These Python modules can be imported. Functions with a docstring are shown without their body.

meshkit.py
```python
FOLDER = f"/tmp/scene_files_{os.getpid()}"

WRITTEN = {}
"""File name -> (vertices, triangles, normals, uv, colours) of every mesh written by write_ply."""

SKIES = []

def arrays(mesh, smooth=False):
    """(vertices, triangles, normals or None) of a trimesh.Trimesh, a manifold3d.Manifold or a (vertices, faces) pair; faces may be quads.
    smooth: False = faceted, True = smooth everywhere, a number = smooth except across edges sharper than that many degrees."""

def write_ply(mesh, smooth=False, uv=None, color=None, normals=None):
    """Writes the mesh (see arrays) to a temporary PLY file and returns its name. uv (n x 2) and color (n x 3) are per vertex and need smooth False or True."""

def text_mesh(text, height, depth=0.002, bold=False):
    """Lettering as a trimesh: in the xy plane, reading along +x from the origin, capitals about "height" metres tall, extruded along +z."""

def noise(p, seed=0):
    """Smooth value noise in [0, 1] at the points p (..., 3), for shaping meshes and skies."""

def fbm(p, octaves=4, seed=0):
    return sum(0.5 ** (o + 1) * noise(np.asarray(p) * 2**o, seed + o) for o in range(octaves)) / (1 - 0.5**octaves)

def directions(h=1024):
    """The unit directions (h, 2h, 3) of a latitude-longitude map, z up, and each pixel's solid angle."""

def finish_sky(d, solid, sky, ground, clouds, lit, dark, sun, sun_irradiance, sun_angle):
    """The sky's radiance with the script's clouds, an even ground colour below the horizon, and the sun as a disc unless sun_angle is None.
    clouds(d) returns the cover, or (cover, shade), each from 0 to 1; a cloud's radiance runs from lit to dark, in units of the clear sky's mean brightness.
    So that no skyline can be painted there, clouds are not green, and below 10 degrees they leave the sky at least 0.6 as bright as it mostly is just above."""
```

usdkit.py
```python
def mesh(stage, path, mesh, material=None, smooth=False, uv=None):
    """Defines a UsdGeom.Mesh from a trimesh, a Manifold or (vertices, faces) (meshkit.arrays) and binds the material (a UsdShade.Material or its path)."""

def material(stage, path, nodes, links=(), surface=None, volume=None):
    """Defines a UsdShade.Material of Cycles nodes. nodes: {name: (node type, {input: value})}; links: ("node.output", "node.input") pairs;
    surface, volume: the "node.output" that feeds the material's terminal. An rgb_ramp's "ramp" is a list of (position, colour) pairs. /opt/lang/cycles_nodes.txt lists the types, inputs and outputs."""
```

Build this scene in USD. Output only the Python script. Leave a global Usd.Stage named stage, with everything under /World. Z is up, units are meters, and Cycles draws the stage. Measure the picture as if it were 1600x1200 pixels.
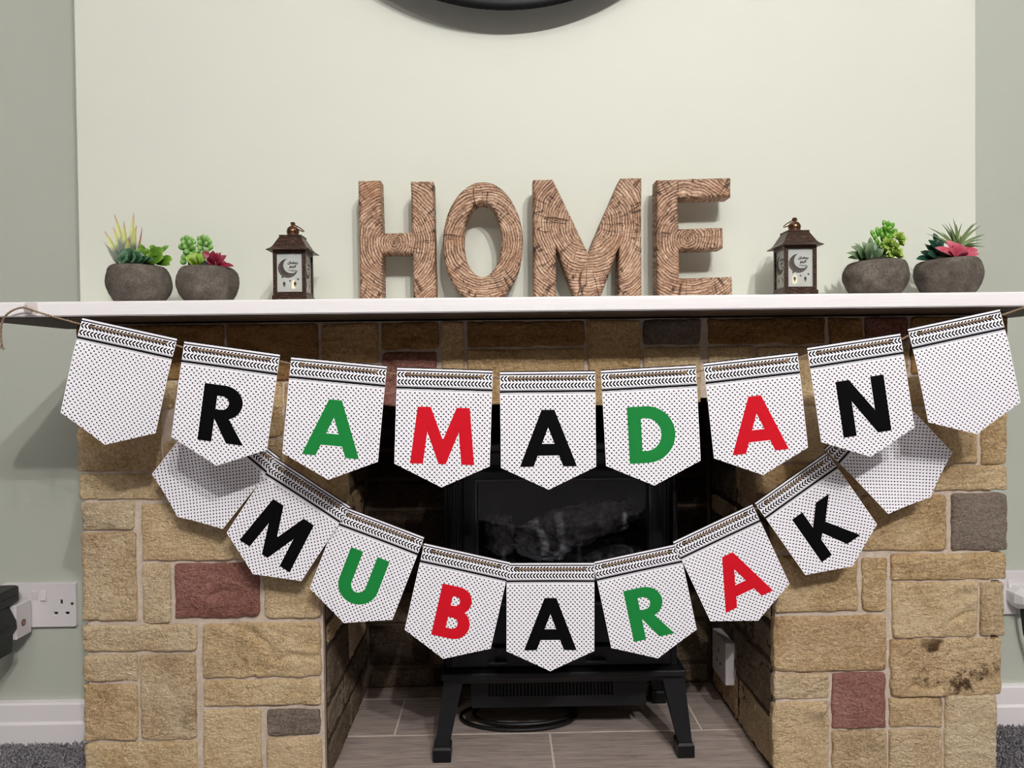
import math, random
import numpy as np, trimesh, usdkit, meshkit
from pxr import Usd, UsdGeom, UsdLux, UsdShade, Gf, Sdf, Vt
from shapely.geometry import Polygon, Point, box as sbox, LineString
from shapely import affinity
from shapely.ops import unary_union
from shapely.geometry.polygon import orient

random.seed(7); rng = np.random.default_rng(7)
stage = Usd.Stage.CreateInMemory()
UsdGeom.SetStageUpAxis(stage, 'Z'); UsdGeom.SetStageMetersPerUnit(stage, 1.0)
UsdGeom.Xform.Define(stage, '/World'); UsdGeom.Scope.Define(stage, '/World/Looks')

# ------------------------------------------------------------------ camera, light, exposure
F = 1202.0                                   # focal length in pixels of a 1600 x 1200 picture
EYE = np.array([0.0, 0.0, 0.713])
YAW, PITCH, ROLL = 0.01395, 0.0168, 0.0117
_f = np.array([math.sin(YAW) * math.cos(PITCH), math.cos(YAW) * math.cos(PITCH), -math.sin(PITCH)])
_r0 = np.array([math.cos(YAW), -math.sin(YAW), 0.0]); _u0 = np.cross(_r0, _f)
RIGHT = _r0 * math.cos(ROLL) - _u0 * math.sin(ROLL); UP = _u0 * math.cos(ROLL) + _r0 * math.sin(ROLL)
cam = UsdGeom.Camera.Define(stage, '/World/camera')
cam.CreateHorizontalApertureAttr(36.0); cam.CreateVerticalApertureAttr(27.0)
cam.CreateFocalLengthAttr(36.0 * F / 1600); cam.CreateClippingRangeAttr(Gf.Vec2f(0.02, 100))
cam.CreateExposureAttr(0.13)
cam.AddTransformOp().Set(Gf.Matrix4d(*RIGHT, 0, *UP, 0, *(-_f), 0, *EYE, 1))

def lamp(name, pos, power, radius=0.026, color=(1, 0.980, 0.974)):
    l = UsdLux.SphereLight.Define(stage, '/World/' + name)
    l.CreateRadiusAttr(radius); l.CreateIntensityAttr(power); l.CreateNormalizeAttr(True); l.CreateColorAttr(Gf.Vec3f(*color))
    l.AddTranslateOp().Set(Gf.Vec3d(*pos))
# bulbs of two pendant fittings in the room behind the photographer
for i, (p, w) in enumerate([((0.40, -1.38, 2.20), 26), ((0.69, -1.20, 2.20), 27), ((-0.50, -1.36, 2.20), 3.2), ((-0.74, -1.16, 2.20), 2.8)]):
    lamp('ceiling_bulb' + (f'_{i:03d}' if i else ''), p, w)

def at(px, py, D):
    """World point on the vertical plane y = D that stands behind the photograph's pixel (px, py)."""
    d = _f + RIGHT * (px - 800) / F - UP * (py - 600) / F
    return EYE + d * (D / d[1])

# ------------------------------------------------------------------ scene helpers
used = {}
def numbered(parent, name):
    k = used.get((parent, name), 0); used[(parent, name)] = k + 1
    return f'{parent}/{name}' + (f'_{k:03d}' if k else '')
def tag(prim, label=None, cat=None, group=None, kind=None):
    for k, v in (('label', label), ('category', cat), ('group', group), ('kind', kind)):
        if v: prim.SetCustomDataByKey(k, v)
    return prim
def put(name, mesh, mat, parent='/World', smooth=35, uv=None, **kw):
    path = numbered(parent, name)
    m = usdkit.mesh(stage, path, mesh, mat, smooth if uv is None else False, uv)
    tag(m.GetPrim(), **kw); return path
class Thing:
    """An Xform at the thing's base; its parts are meshes given in world coordinates."""
    def __init__(s, name, base, label=None, cat=None, group=None, kind=None):
        s.path = numbered('/World', name); s.base = np.array(base, float)
        x = UsdGeom.Xform.Define(stage, s.path); x.AddTranslateOp().Set(Gf.Vec3d(*s.base))
        tag(x.GetPrim(), label, cat, group, kind)
    def part(s, name, mesh, mat, under=None, smooth=35, uv=None, **kw):
        v, f = tri(mesh); return put(name, (v - s.base, f), mat, under or s.path, smooth, uv, **kw)
def tri(m):
    if isinstance(m, tuple):
        v, f = np.asarray(m[0], float), np.asarray(m[1], int)
        if f.shape[1] == 4: f = np.vstack([f[:, [0, 1, 2]], f[:, [0, 2, 3]]])
        return v, f
    return np.array(m.vertices), np.array(m.faces)
def join(*ms):
    vs, fs, n = [], [], 0
    for m in ms:
        v, f = tri(m); vs.append(v); fs.append(f + n); n += len(v)
    return np.vstack(vs), np.vstack(fs)
def bx(x0, x1, y0, y1, z0, z1, b=0.0):
    if b <= 0:
        m = trimesh.creation.box([x1 - x0, y1 - y0, z1 - z0]); m.apply_translation([(x0 + x1) / 2, (y0 + y1) / 2, (z0 + z1) / 2]); return tri(m)
    P = []
    for sx in (0, 1):
        for sy in (0, 1):
            for sz in (0, 1):
                c = np.array([(x0, x1)[sx], (y0, y1)[sy], (z0, z1)[sz]]); d = np.array([b if sx == 0 else -b, b if sy == 0 else -b, b if sz == 0 else -b])
                for k in range(3):
                    q = c + d; q[k] = c[k]; P.append(q)
                P.append(c + d * 0.42)
    return tri(trimesh.convex.convex_hull(np.array(P)))
def hull(pts): return tri(trimesh.convex.convex_hull(np.array(pts, float)))
def frame_from(t, ref=(0, 0, 1)):
    t = t / np.linalg.norm(t); r = np.array(ref, float)
    if abs(t @ r) > 0.95: r = np.array([1.0, 0, 0])
    a = np.cross(t, r); a /= np.linalg.norm(a); return a, np.cross(a, t)
def tube(pts, rad, n=8, closed=False):
    p = np.array(pts, float); m = len(p); rad = np.broadcast_to(rad, m)
    t = (np.roll(p, -1, 0) - np.roll(p, 1, 0)) if closed else np.gradient(p, axis=0)
    t /= np.maximum(np.linalg.norm(t, axis=1, keepdims=True), 1e-12)
    a, b = frame_from(t[0]); V = []
    for i in range(m):
        a = a - t[i] * (a @ t[i]); a /= np.linalg.norm(a); b = np.cross(t[i], a)
        for k in range(n):
            w = 2 * math.pi * k / n; V.append(p[i] + rad[i] * (a * math.cos(w) + b * math.sin(w)))
    Fc = []
    for i in range(m if closed else m - 1):
        j = (i + 1) % m
        for k in range(n):
            q = (k + 1) % n; Fc.append((i * n + k, i * n + q, j * n + q, j * n + k))
    v, f = tri((V, Fc))
    if not closed:
        c = len(v); v = np.vstack([v, p[0], p[-1]])
        e = [(c, (k + 1) % n, k) for k in range(n)] + [(c + 1, (m - 1) * n + k, (m - 1) * n + (k + 1) % n) for k in range(n)]
        f = np.vstack([f, e])
    return v, f
def lathe(prof, n=40, c=(0, 0, 0), sx=1.0, sy=1.0, start=0.0, corner=1.0):
    """Profile [(r, z)] about z; n = 4 with start = pi/4 and corner = sqrt(2) makes a square one."""
    V, Fc = [], []
    for r, z in prof:
        for k in range(n):
            w = start + 2 * math.pi * k / n; V.append((c[0] + sx * corner * r * math.cos(w), c[1] + sy * corner * r * math.sin(w), c[2] + z))
    for i in range(len(prof) - 1):
        for k in range(n):
            q = (k + 1) % n; Fc.append((i * n + k, i * n + q, (i + 1) * n + q, (i + 1) * n + k))
    return tri((V, Fc))
def polys(g):
    return [q for q in getattr(g, 'geoms', [g]) if q.geom_type == 'Polygon' and q.area > 0]
def inset_ring(r, d):
    p = np.array(r)[:-1]; e = np.roll(p, -1, 0) - p; e /= np.linalg.norm(e, axis=1, keepdims=True)
    n = np.stack([-e[:, 1], e[:, 0]], 1); n0 = np.roll(n, 1, 0)
    m = (n + n0) / np.maximum(1 + (n * n0).sum(1, keepdims=True), 0.35)
    return p + d * m
def extrude(poly, prof, cap_back=True):
    """A polygon (a, b) swept through prof [(inset, c)], front to back, with caps; vertices come out as (a, c, b): x, depth, z."""
    V, Fc, n = [], [], 0
    for g in polys(poly):
        g = orient(g)
        for ring in [g.exterior, *g.interiors]:
            L = len(ring.coords) - 1
            for d, c in prof:
                q = inset_ring(ring.coords, d); V += [(a, c, b) for a, b in q]
            for i in range(len(prof) - 1):
                for k in range(L):
                    j = (k + 1) % L; Fc += [(n + i * L + k, n + i * L + j, n + (i + 1) * L + j), (n + i * L + k, n + (i + 1) * L + j, n + (i + 1) * L + k)]
            n += L * len(prof)
        for (d, c), flip in (((prof[0]), False), ((prof[-1]), True)):
            if flip and not cap_back: continue
            h = Polygon(inset_ring(g.exterior.coords, d), [inset_ring(r.coords, d) for r in g.interiors])
            v, f = trimesh.creation.triangulate_polygon(h, engine='earcut')
            V += [(a, c, b) for a, b in v]; f = np.asarray(f) + n
            Fc += [tuple(t[::-1]) if flip else tuple(t) for t in f]; n += len(v)
    return tri((V, Fc))
def rrect(x0, x1, z0, z1, r, n=5):
    return sbox(x0 + r, z0 + r, x1 - r, z1 - r).buffer(r, quad_segs=n)

# ------------------------------------------------------------------ material helper: Cycles nodes written as expressions
class S:
    def __init__(s, m, ref): s.m, s.ref = m, ref
    def _op(s, t, *o, **kw): return s.m.math(t, s, *o, **kw)
    def __add__(s, o): return s._op('add', o)
    def __sub__(s, o): return s._op('subtract', o)
    def __rsub__(s, o): return s.m.math('subtract', o, s)
    def __mul__(s, o): return s._op('multiply', o)
    def __truediv__(s, o): return s._op('divide', o)
    __radd__ = __add__; __rmul__ = __mul__
    def fract(s): return s._op('fraction')
    def abs(s): return s._op('absolute')
    def lt(s, o): return s._op('less_than', o)
    def gt(s, o): return s._op('greater_than', o)
    def min(s, o): return s._op('minimum', o)
    def max(s, o): return s._op('maximum', o)
    def sqrt(s): return s._op('sqrt')
class Mat:
    def __init__(s, name): s.path, s.n, s.l = '/World/Looks/' + name, {}, []
    def __call__(s, kind, out, **kw):
        nm = f'n{len(s.n)}'; vals = {}
        for k, v in kw.items():
            if isinstance(v, S): s.l.append((v.ref, f'{nm}.{k}'))
            else: vals[k] = v
        s.n[nm] = (kind, vals); return S(s, f'{nm}.{out}')
    def other(s, sock, out): return S(s, sock.ref.split('.')[0] + '.' + out)
    def math(s, t, *a, **kw):
        return s('math', 'value', math_type=t, **{f'value{i + 1}': v for i, v in enumerate(a)}, **kw)
    def pos(s): return s('geometry', 'position')
    def rnd(s): return s('object_info', 'random')
    def scaled(s, vec, loc=(0, 0, 0), scale=(1, 1, 1), rot=(0, 0, 0)): return s('mapping', 'vector', vector=vec, location=loc, scale=scale, rotation=rot)
    def noise(s, vec, scale, detail=2.0, rough=0.5, dist=0.0): return s('noise_texture', 'fac', vector=vec, scale=scale, detail=detail, roughness=rough, distortion=dist)
    def ramp(s, fac, stops): return s('rgb_ramp', 'color', fac=fac, ramp=stops)
    def mix(s, fac, a, b, t='mix'): return s('mix', 'color', mix_type=t, fac=fac, color1=a, color2=b)
    def bump(s, h, strength=0.5, dist=0.002): return s('bump', 'normal', height=h, strength=strength, distance=dist)
    def done(s, **kw):
        return s.surface(s('principled_bsdf', 'BSDF', **kw))
    def surface(s, sock): return usdkit.material(stage, s.path, s.n, s.l, surface=sock.ref)
def lin(r, g, b):
    return tuple(((c / 255) / 12.92 if c <= 10 else (((c / 255) + 0.055) / 1.055) ** 2.4) for c in (r, g, b))
def plain(name, rgb, rough=0.5, **kw):
    m = Mat(name); return m.done(base_color=lin(*rgb), roughness=rough, **kw)
def step(m, x, lo, hi): return m('map_range', 'result', range_type='smoothstep', value=x, from_min=lo, from_max=hi, to_min=0.0, to_max=1.0, clamp=True)

# ------------------------------------------------------------------ materials
def wall_paint(name, rgb):
    m = Mat(name); p = m.pos()
    h = m.noise(p, 150, 3, 0.6) * 0.25 + m.noise(m.scaled(p, scale=(3, 3, 14)), 2.2, 3) * 1.3
    c = m.mix(step(m, m.noise(p, 1.3, 3), 0.3, 0.7), tuple(x * 0.97 for x in lin(*rgb)), lin(*rgb))
    return m.done(base_color=c, roughness=0.55, specular_ior_level=0.35, normal=m.bump(h, 0.35, 0.0012))
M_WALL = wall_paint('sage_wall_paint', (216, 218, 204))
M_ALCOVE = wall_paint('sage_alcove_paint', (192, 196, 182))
M_ROOM = plain('room_wall_paint', (84, 81, 78), 0.8)
M_CEIL = plain('ceiling_white', (214, 214, 212), 0.8)

def stone_mat(name, dark, mid, light, stain=0.0, grain=1.0, lines=0.0):
    m = Mat(name); r = m.rnd(); p0 = m.pos()
    p = m('vector_math', 'vector', math_type='add', vector1=p0, vector2=m('combine_xyz', 'vector', x=r * 13.0, y=r * 7.0, z=r * 29.0))
    tone = m.noise(p, 15, 4, 0.6) * 0.45 + m.noise(p, 230, 3, 0.75) * 0.66 + r * 0.14
    c = m.ramp(tone, [(0.40, lin(*dark)), (0.57, lin(*mid)), (0.74, lin(*light))])
    spk = step(m, m.noise(p, 520, 2, 0.6), 0.56, 0.70)
    c = m.mix(spk * 0.38, c, tuple(x * 0.35 for x in lin(*dark)))
    spl = step(m, m.noise(m.scaled(p, loc=(5, 3, 1)), 430, 2, 0.6), 0.60, 0.74)
    c = m.mix(spl * 0.40, c, tuple(min(1, x * 1.25) for x in lin(*light)))
    if stain:
        st = step(m, m.noise(m.scaled(p, loc=(3, 1, 8)), 19, 5, 0.70), 0.53, 0.63) * step(m, m.noise(p, 6.0, 1), 0.48, 0.60)
        c = m.mix(st * stain, c, lin(82, 56, 32))
    h = m.noise(p, 420, 3, 0.7) * 0.75 * grain + m.noise(m.scaled(p, rot=(0, 0.5, 0), scale=(1.0, 1.0, 1.5)), 120, 4, 0.65) * 1.5
    return m.done(base_color=c, roughness=0.92, specular_ior_level=0.18, normal=m.bump(h, 1.0, 0.0056))
M_STONE = {
    't': stone_mat('sandstone_tan', (168, 135, 94), (214, 182, 136), (240, 216, 174), 0.22),
    'w': stone_mat('sandstone_warm', (166, 129, 84), (212, 176, 126), (236, 208, 162), 0.2),
    'b': stone_mat('sandstone_buff', (170, 141, 106), (214, 186, 147), (238, 218, 183), 0.3),
    's': stone_mat('sandstone_stained', (160, 126, 86), (208, 175, 132), (234, 208, 167), 0.95),
    'o': stone_mat('sandstone_orange', (128, 94, 56), (168, 128, 80), (194, 156, 106), 0.3),
    'r': stone_mat('sandstone_red', (118, 76, 66), (152, 104, 92), (178, 132, 120), 0.0, 0.8),
    'g': stone_mat('sandstone_grey', (98, 86, 75), (128, 114, 101), (154, 139, 125), 0.0, 0.9),
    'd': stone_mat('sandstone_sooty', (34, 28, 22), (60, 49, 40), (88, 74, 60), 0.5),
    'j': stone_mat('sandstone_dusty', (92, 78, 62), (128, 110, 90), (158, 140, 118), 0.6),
}
def mortar_mat():
    m = Mat('mortar'); p = m.pos()
    c = m.ramp(m.noise(p, 60, 4, 0.7), [(0.3, lin(186, 168, 150)), (0.7, lin(216, 201, 185))])
    return m.done(base_color=c, roughness=0.95, specular_ior_level=0.1, normal=m.bump(m.noise(p, 240, 4, 0.7), 0.8, 0.003))
M_MORTAR = mortar_mat()

def white_wood():
    m = Mat('white_painted_board'); p = m.pos()
    h = m.noise(m.scaled(p, scale=(2, 14, 120)), 3.0, 4, 0.6)
    return m.done(base_color=lin(243, 239, 238), roughness=0.42, normal=m.bump(h, 0.25, 0.001))
M_WHITE = white_wood()
M_UNDER = plain('dark_stained_wood', (64, 50, 40), 0.7)
M_SKIRT = plain('skirting_white', (246, 240, 240), 0.45)

# ------------------------------------------------------------------ room shell
YB, YBR, YS, YSH = 1.50, 1.206, 1.160, 1.050       # alcove wall, chimney breast, stone face, shelf front
XL, XR = -0.654, 0.7525                            # chimney breast sides
ZS0, ZS1 = EYE[2] + 0.0795, EYE[2] + 0.1012        # shelf underside and top
ZC, ZH = 2.50, 0.713 - 0.629                       # ceiling, hearth
fl = bx(-1.9, 2.0, -3.0, YB, -0.05, 0.0)
def carpet_mat():
    m = Mat('carpet_grey'); p = m.pos()
    c = m.ramp(m.noise(p, 230, 3, 0.7), [(0.32, lin(88, 85, 88)), (0.5, lin(142, 138, 142)), (0.7, lin(192, 188, 192))])
    return m.done(base_color=c, roughness=1.0, specular_ior_level=0.05, normal=m.bump(m.noise(p, 260, 3), 1.0, 0.006))
M_CARPET = carpet_mat()
put('floor', fl, M_CARPET, kind='structure')
put('ceiling', bx(-1.9, 2.0, -3.0, YB + 0.1, ZC, ZC + 0.05), M_CEIL, kind='structure')
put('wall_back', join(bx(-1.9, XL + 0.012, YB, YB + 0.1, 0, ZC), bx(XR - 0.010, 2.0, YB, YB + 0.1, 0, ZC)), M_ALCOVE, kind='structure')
put('wall_chimney_breast', bx(XL, XR, YBR, YB - 0.0005, ZS1 - 0.0005, ZC, 0.0025), M_WALL, kind='structure', smooth=False)
put('wall_left', bx(-2.0, -1.9, -3.0, YB + 0.1, 0, ZC), M_ROOM, kind='structure')
put('wall_right', bx(2.0, 2.1, -3.0, YB + 0.1, 0, ZC), M_ROOM, kind='structure')
put('wall_front', bx(-1.9, 2.0, -3.1, -3.0, 0, ZC), M_ROOM, kind='structure')
def skirting(name, x0, x1):
    y = YB
    prof = [(y, 0.0), (y - 0.017, 0.0), (y - 0.017, 0.042), (y - 0.0135, 0.047), (y - 0.0135, 0.079), (y - 0.011, 0.083), (y, 0.084)]
    V = [(x, a, b) for x in (x0, x1) for a, b in prof]; n = len(prof)
    put(name, (V, [(k, (k + 1) % n, n + (k + 1) % n, n + k) for k in range(n)]), M_SKIRT, kind='structure', smooth=False)
skirting('baseboard_left', -1.9, XL + 0.03); skirting('baseboard_right', XR - 0.03, 2.0)

# ------------------------------------------------------------------ stones
def hewn(p, seed):
    a = meshkit.fbm(p * 15, 3, seed) - 0.5; b = np.abs(meshkit.fbm(p * np.array([24, 24, 34]) + 9, 3, seed + 5) - 0.5)
    c = np.abs(meshkit.fbm(p * np.array([70, 70, 95]) + 4, 2, seed + 11) - 0.5)
    return a * 0.0060 - np.clip(0.08 - b, 0, 0.1) * 0.018 - np.clip(0.16 - c, 0, 0.2) * 0.0125
def stone(w, h, seed, rough=1.0, depth=0.016, crack=None):
    """A rock-faced block: (a, out, b) with a in [0, w], b in [0, h]; out < 0 towards the viewer, the back at depth."""
    nx, nz = max(6, int(w / 0.0036)), max(5, int(h / 0.0036)); rad = 0.0045
    def axis(L, n):
        e = np.array([0, 0.0010, 0.0028]); mid = np.linspace(0.006, L - 0.006, n); return np.concatenate([e, mid, L - e[::-1]])
    A, B = np.meshgrid(axis(w, nx), axis(h, nz), indexing='ij'); P = np.stack([A, np.full_like(A, seed * 1.37), B], -1)
    cx, cz = np.clip(A, rad, w - rad), np.clip(B, rad, h - rad); dx, dz = A - cx, B - cz; L = np.hypot(dx, dz)
    cor = (np.abs(dx) > 0) & (np.abs(dz) > 0); sc = np.where(cor, np.maximum(np.abs(dx), np.abs(dz)) / np.maximum(L, 1e-9), 1.0)
    A2, B2 = cx + dx * sc, cz + dz * sc
    edge = np.minimum(np.minimum(A, w - A), np.minimum(B, h - B))
    out = -hewn(P, seed) * rough
    out += 0.0052 * (1 - np.sqrt(np.clip(1 - (1 - np.clip(edge / 0.0048, 0, 1)) ** 2, 0, 1)))
    if crack is not None:
        ln = LineString([(x * w, z * h) for x, z in crack])
        d = np.array([ln.distance(Point(a, b)) for a, b in zip(A.ravel(), B.ravel())]).reshape(A.shape)
        out += 0.0046 * np.exp(-(d / 0.0030) ** 2) - 0.002 * np.exp(-((d - 0.012) / 0.008) ** 2)
    j = (meshkit.fbm(P * 55 + 3, 2, seed + 21) - 0.5)[..., None] * 0.0042 * np.clip(1 - edge / 0.012, 0, 1)[..., None]
    A2 += np.sign(A - w / 2) * j[..., 0]; B2 += np.sign(B - h / 2) * j[..., 0]
    out = np.minimum(out, 0.0056)
    V = np.stack([A2, out, B2], -1); n0, n1 = A.shape; I = np.arange(n0 * n1).reshape(n0, n1)
    Fc = np.stack([I[:-1, :-1], I[1:, :-1], I[1:, 1:], I[:-1, 1:]], -1).reshape(-1, 4)
    ring = np.concatenate([I[:, 0], I[-1, 1:], I[-2::-1, -1], I[0, -2:0:-1]]); V = V.reshape(-1, 3)
    bk = V[ring].copy(); bk[:, 1] = depth; k = len(V) + np.arange(len(ring))
    side = np.stack([ring, k, np.roll(k, -1), np.roll(ring, -1)], -1)
    return tri((np.vstack([V, bk]), np.vstack([Fc, side])))

surround = Thing('fireplace_surround', (0.05, YS, 0), 'rough sandstone block fireplace surround with pale mortar joints under the white mantel shelf', 'fireplace')
SX0, SX1, OX0, OX1 = -0.636, 0.752, -0.271, 0.411    # outer sides and opening
ZL = EYE[2] - 0.050                                  # lintel underside
YM, YBK = YS + 0.0065, 1.522
WB = YB - 0.002
core = join(bx(SX0 + 0.006, OX0 - 0.004, YM, WB, 0, ZS0 - 0.002), bx(OX1 + 0.004, SX1 - 0.004, YM, WB, 0, ZS0 - 0.002),
            bx(OX0 - 0.004, OX1 + 0.004, YM, WB, ZL + 0.006, ZS0 - 0.002))
surround.part('mortar_bed', core, M_MORTAR, smooth=False, label='pale grey mortar between the stones')
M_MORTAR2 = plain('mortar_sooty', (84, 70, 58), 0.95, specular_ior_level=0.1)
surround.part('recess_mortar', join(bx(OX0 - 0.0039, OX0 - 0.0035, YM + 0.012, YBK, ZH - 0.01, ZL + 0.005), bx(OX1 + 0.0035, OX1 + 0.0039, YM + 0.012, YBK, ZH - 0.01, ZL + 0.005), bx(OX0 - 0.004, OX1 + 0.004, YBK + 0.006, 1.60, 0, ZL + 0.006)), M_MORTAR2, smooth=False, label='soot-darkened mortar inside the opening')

# front face: (x0, y0, x1, y1) as measured on the stone plane, kind, optional crack line
FR = [  # left pier
    (118, 503, 349, 594, 'o'), (118, 598, 270, 640, 't'), (274, 598, 440, 685, 'w'), (118, 643, 249, 737, 't'), (254, 689, 440, 737, 't'), (444, 598, 540, 685, 'w'), (444, 689, 542, 785, 'w'),
    (122, 741, 262, 781, 't'), (266, 741, 440, 781, 't'),
    (125, 786, 208, 829, 'b'), (126, 833, 211, 971, 'b'), (219, 787, 500, 876, 't'),
    (221, 882, 265, 975, 'b'), (271, 881, 404, 967, 'r', [(.45, .42), (.6, .5), (.75, .47)]), (411, 881, 501, 967, 't'),
    (127, 978, 306, 1019, 'b'), (315, 975, 500, 1060, 't', [(.2, 1.0), (.42, .82), (.55, .62), (.64, .30), (.75, .42), (.95, .35)]),
    (128, 1025, 213, 1067, 'b'), (217, 1024, 305, 1158, 'b'), (129, 1071, 213, 1159, 's'), (316, 1064, 500, 1104, 't'),
    (316, 1111, 407, 1207, 't'), (416, 1110, 500, 1150, 'g'), (415, 1154, 502, 1240, 's'), (130, 1162, 307, 1207, 't'),
    (130, 1211, 220, 1300, 'b'), (226, 1211, 407, 1300, 't'), (415, 1244, 502, 1300, 't'),
    # lintel
    (353, 502, 496, 594, 'o'), (501, 503, 591, 566, 'w'), (595, 503, 685, 545, 'o'), (596, 550, 682, 634, 'r', [(.1, .9), (.3, .6), (.2, .3)]), (544, 570, 591, 634, 'w'),
    (689, 502, 726, 634, 'w'), (730, 501, 914, 541, 'o'), (730, 545, 914, 633, 'w'), (918, 499, 1002, 632, 'w'), (1006, 497, 1096, 538, 'g'), (1006, 542, 1096, 630, 't'),
    (1108, 496, 1291, 537, 'o'), (1108, 541, 1180, 628, 't'),
    # right pier
    (1184, 541, 1290, 634, 't'), (1297, 495, 1350, 586, 'o'), (1354, 494, 1421, 534, 'r'), (1426, 492, 1577, 585, 'o'), (1354, 538, 1421, 585, 'w'),
    (1297, 590, 1404, 636, 'b'), (1184, 638, 1326, 722, 't'), (1409, 590, 1577, 634, 'w'), (1331, 640, 1529, 725, 't'), (1536, 638, 1576, 726, 't'),
    (1184, 726, 1290, 771, 'w'), (1294, 729, 1576, 768, 't'), (1208, 775, 1345, 861, 't'), (1349, 774, 1481, 861, 't'), (1489, 772, 1576, 861, 'g'),
    (1212, 868, 1342, 957, 't'), (1349, 873, 1388, 956, 't'), (1394, 866, 1575, 907, 't', [(.02, .9), (.1, .97), (.2, 1.0)]),
    (1396, 911, 1530, 998, 't', [(.7, .32), (.85, .42), (1.0, .48)]), (1534, 911, 1571, 995, 'b'),
    (1210, 964, 1387, 1050, 's'), (1393, 1000, 1567, 1089, 's', [(.2, .22), (.32, .13), (.46, .17)]),
    (1210, 1054, 1297, 1094, 'b'), (1302, 1053, 1386, 1139, 'r'), (1209, 1099, 1297, 1207, 's'),
    (1392, 1092, 1475, 1138, 's'), (1479, 1087, 1560, 1209, 'b'), (1302, 1143, 1388, 1226, 'b'), (1392, 1142, 1475, 1226, 'b'),
    (1209, 1211, 1297, 1300, 't'), (1302, 1230, 1475, 1300, 't'), (1479, 1213, 1558, 1300, 't'),
]
for i, s in enumerate(FR):
    x0, y0, x1, y1, k = s[:5]
    a = at(x0, (y0 + y1) / 2, YS); b = at(x1, (y0 + y1) / 2, YS); t = at((x0 + x1) / 2, y0, YS); u = at((x0 + x1) / 2, y1, YS)
    w, h = b[0] - a[0], min(t[2], ZS0 - 0.004) - u[2]
    v, f = stone(w, h, i + 1, 0.55 if k == 'g' or (k == 'r' and x0 > 1000) else 1.0, crack=s[5] if len(s) > 5 else None)
    surround.part('stone', (v + [a[0], YS, u[2]], f), M_STONE[k], smooth=True)
# side walls and back of the opening: coursed blocks
def course(length, z0, z1, seed):
    r = random.Random(seed); out, z = [], z0
    while z < z1 - 0.02:
        h = min(r.choice([0.042, 0.058, 0.086, 0.086]), z1 - z)
        if z1 - z - h < 0.03: h = z1 - z
        x, cells = 0.0, []
        while x < length - 0.01:
            w = r.choice([0.09, 0.125, 0.17]); w = length - x if length - x - w < 0.06 else w
            cells.append((x, w)); x += w
        out += [(x, w, z, h) for x, w in cells]; z += h
    return out
for side, seed in ((0, 3), (1, 11)):
    for i, (x, w, z, h) in enumerate(course(YBK - YS - 0.024, ZH, ZL, seed)):
        v, f = stone(w - 0.007, h - 0.007, 100 + seed * 40 + i, 1.1)
        y = YS + 0.019 + x + 0.0035
        q = np.stack([(OX0 if side == 0 else OX1) + (-v[:, 1] if side == 0 else v[:, 1]), y + v[:, 0], z + 0.0035 + v[:, 2]], 1)
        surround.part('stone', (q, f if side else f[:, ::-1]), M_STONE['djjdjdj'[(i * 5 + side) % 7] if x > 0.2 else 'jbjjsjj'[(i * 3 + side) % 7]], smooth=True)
for i, (x, w, z, h) in enumerate(course(OX1 - OX0, ZH, ZL, 29)):
    v, f = stone(w - 0.007, h - 0.007, 700 + i, 1.2)
    surround.part('stone', (v + [OX0 + x + 0.0035, YBK, z + 0.0035], f), M_STONE['d' if z > 0.26 else 'jdjj'[i % 4]], smooth=True)

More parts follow.
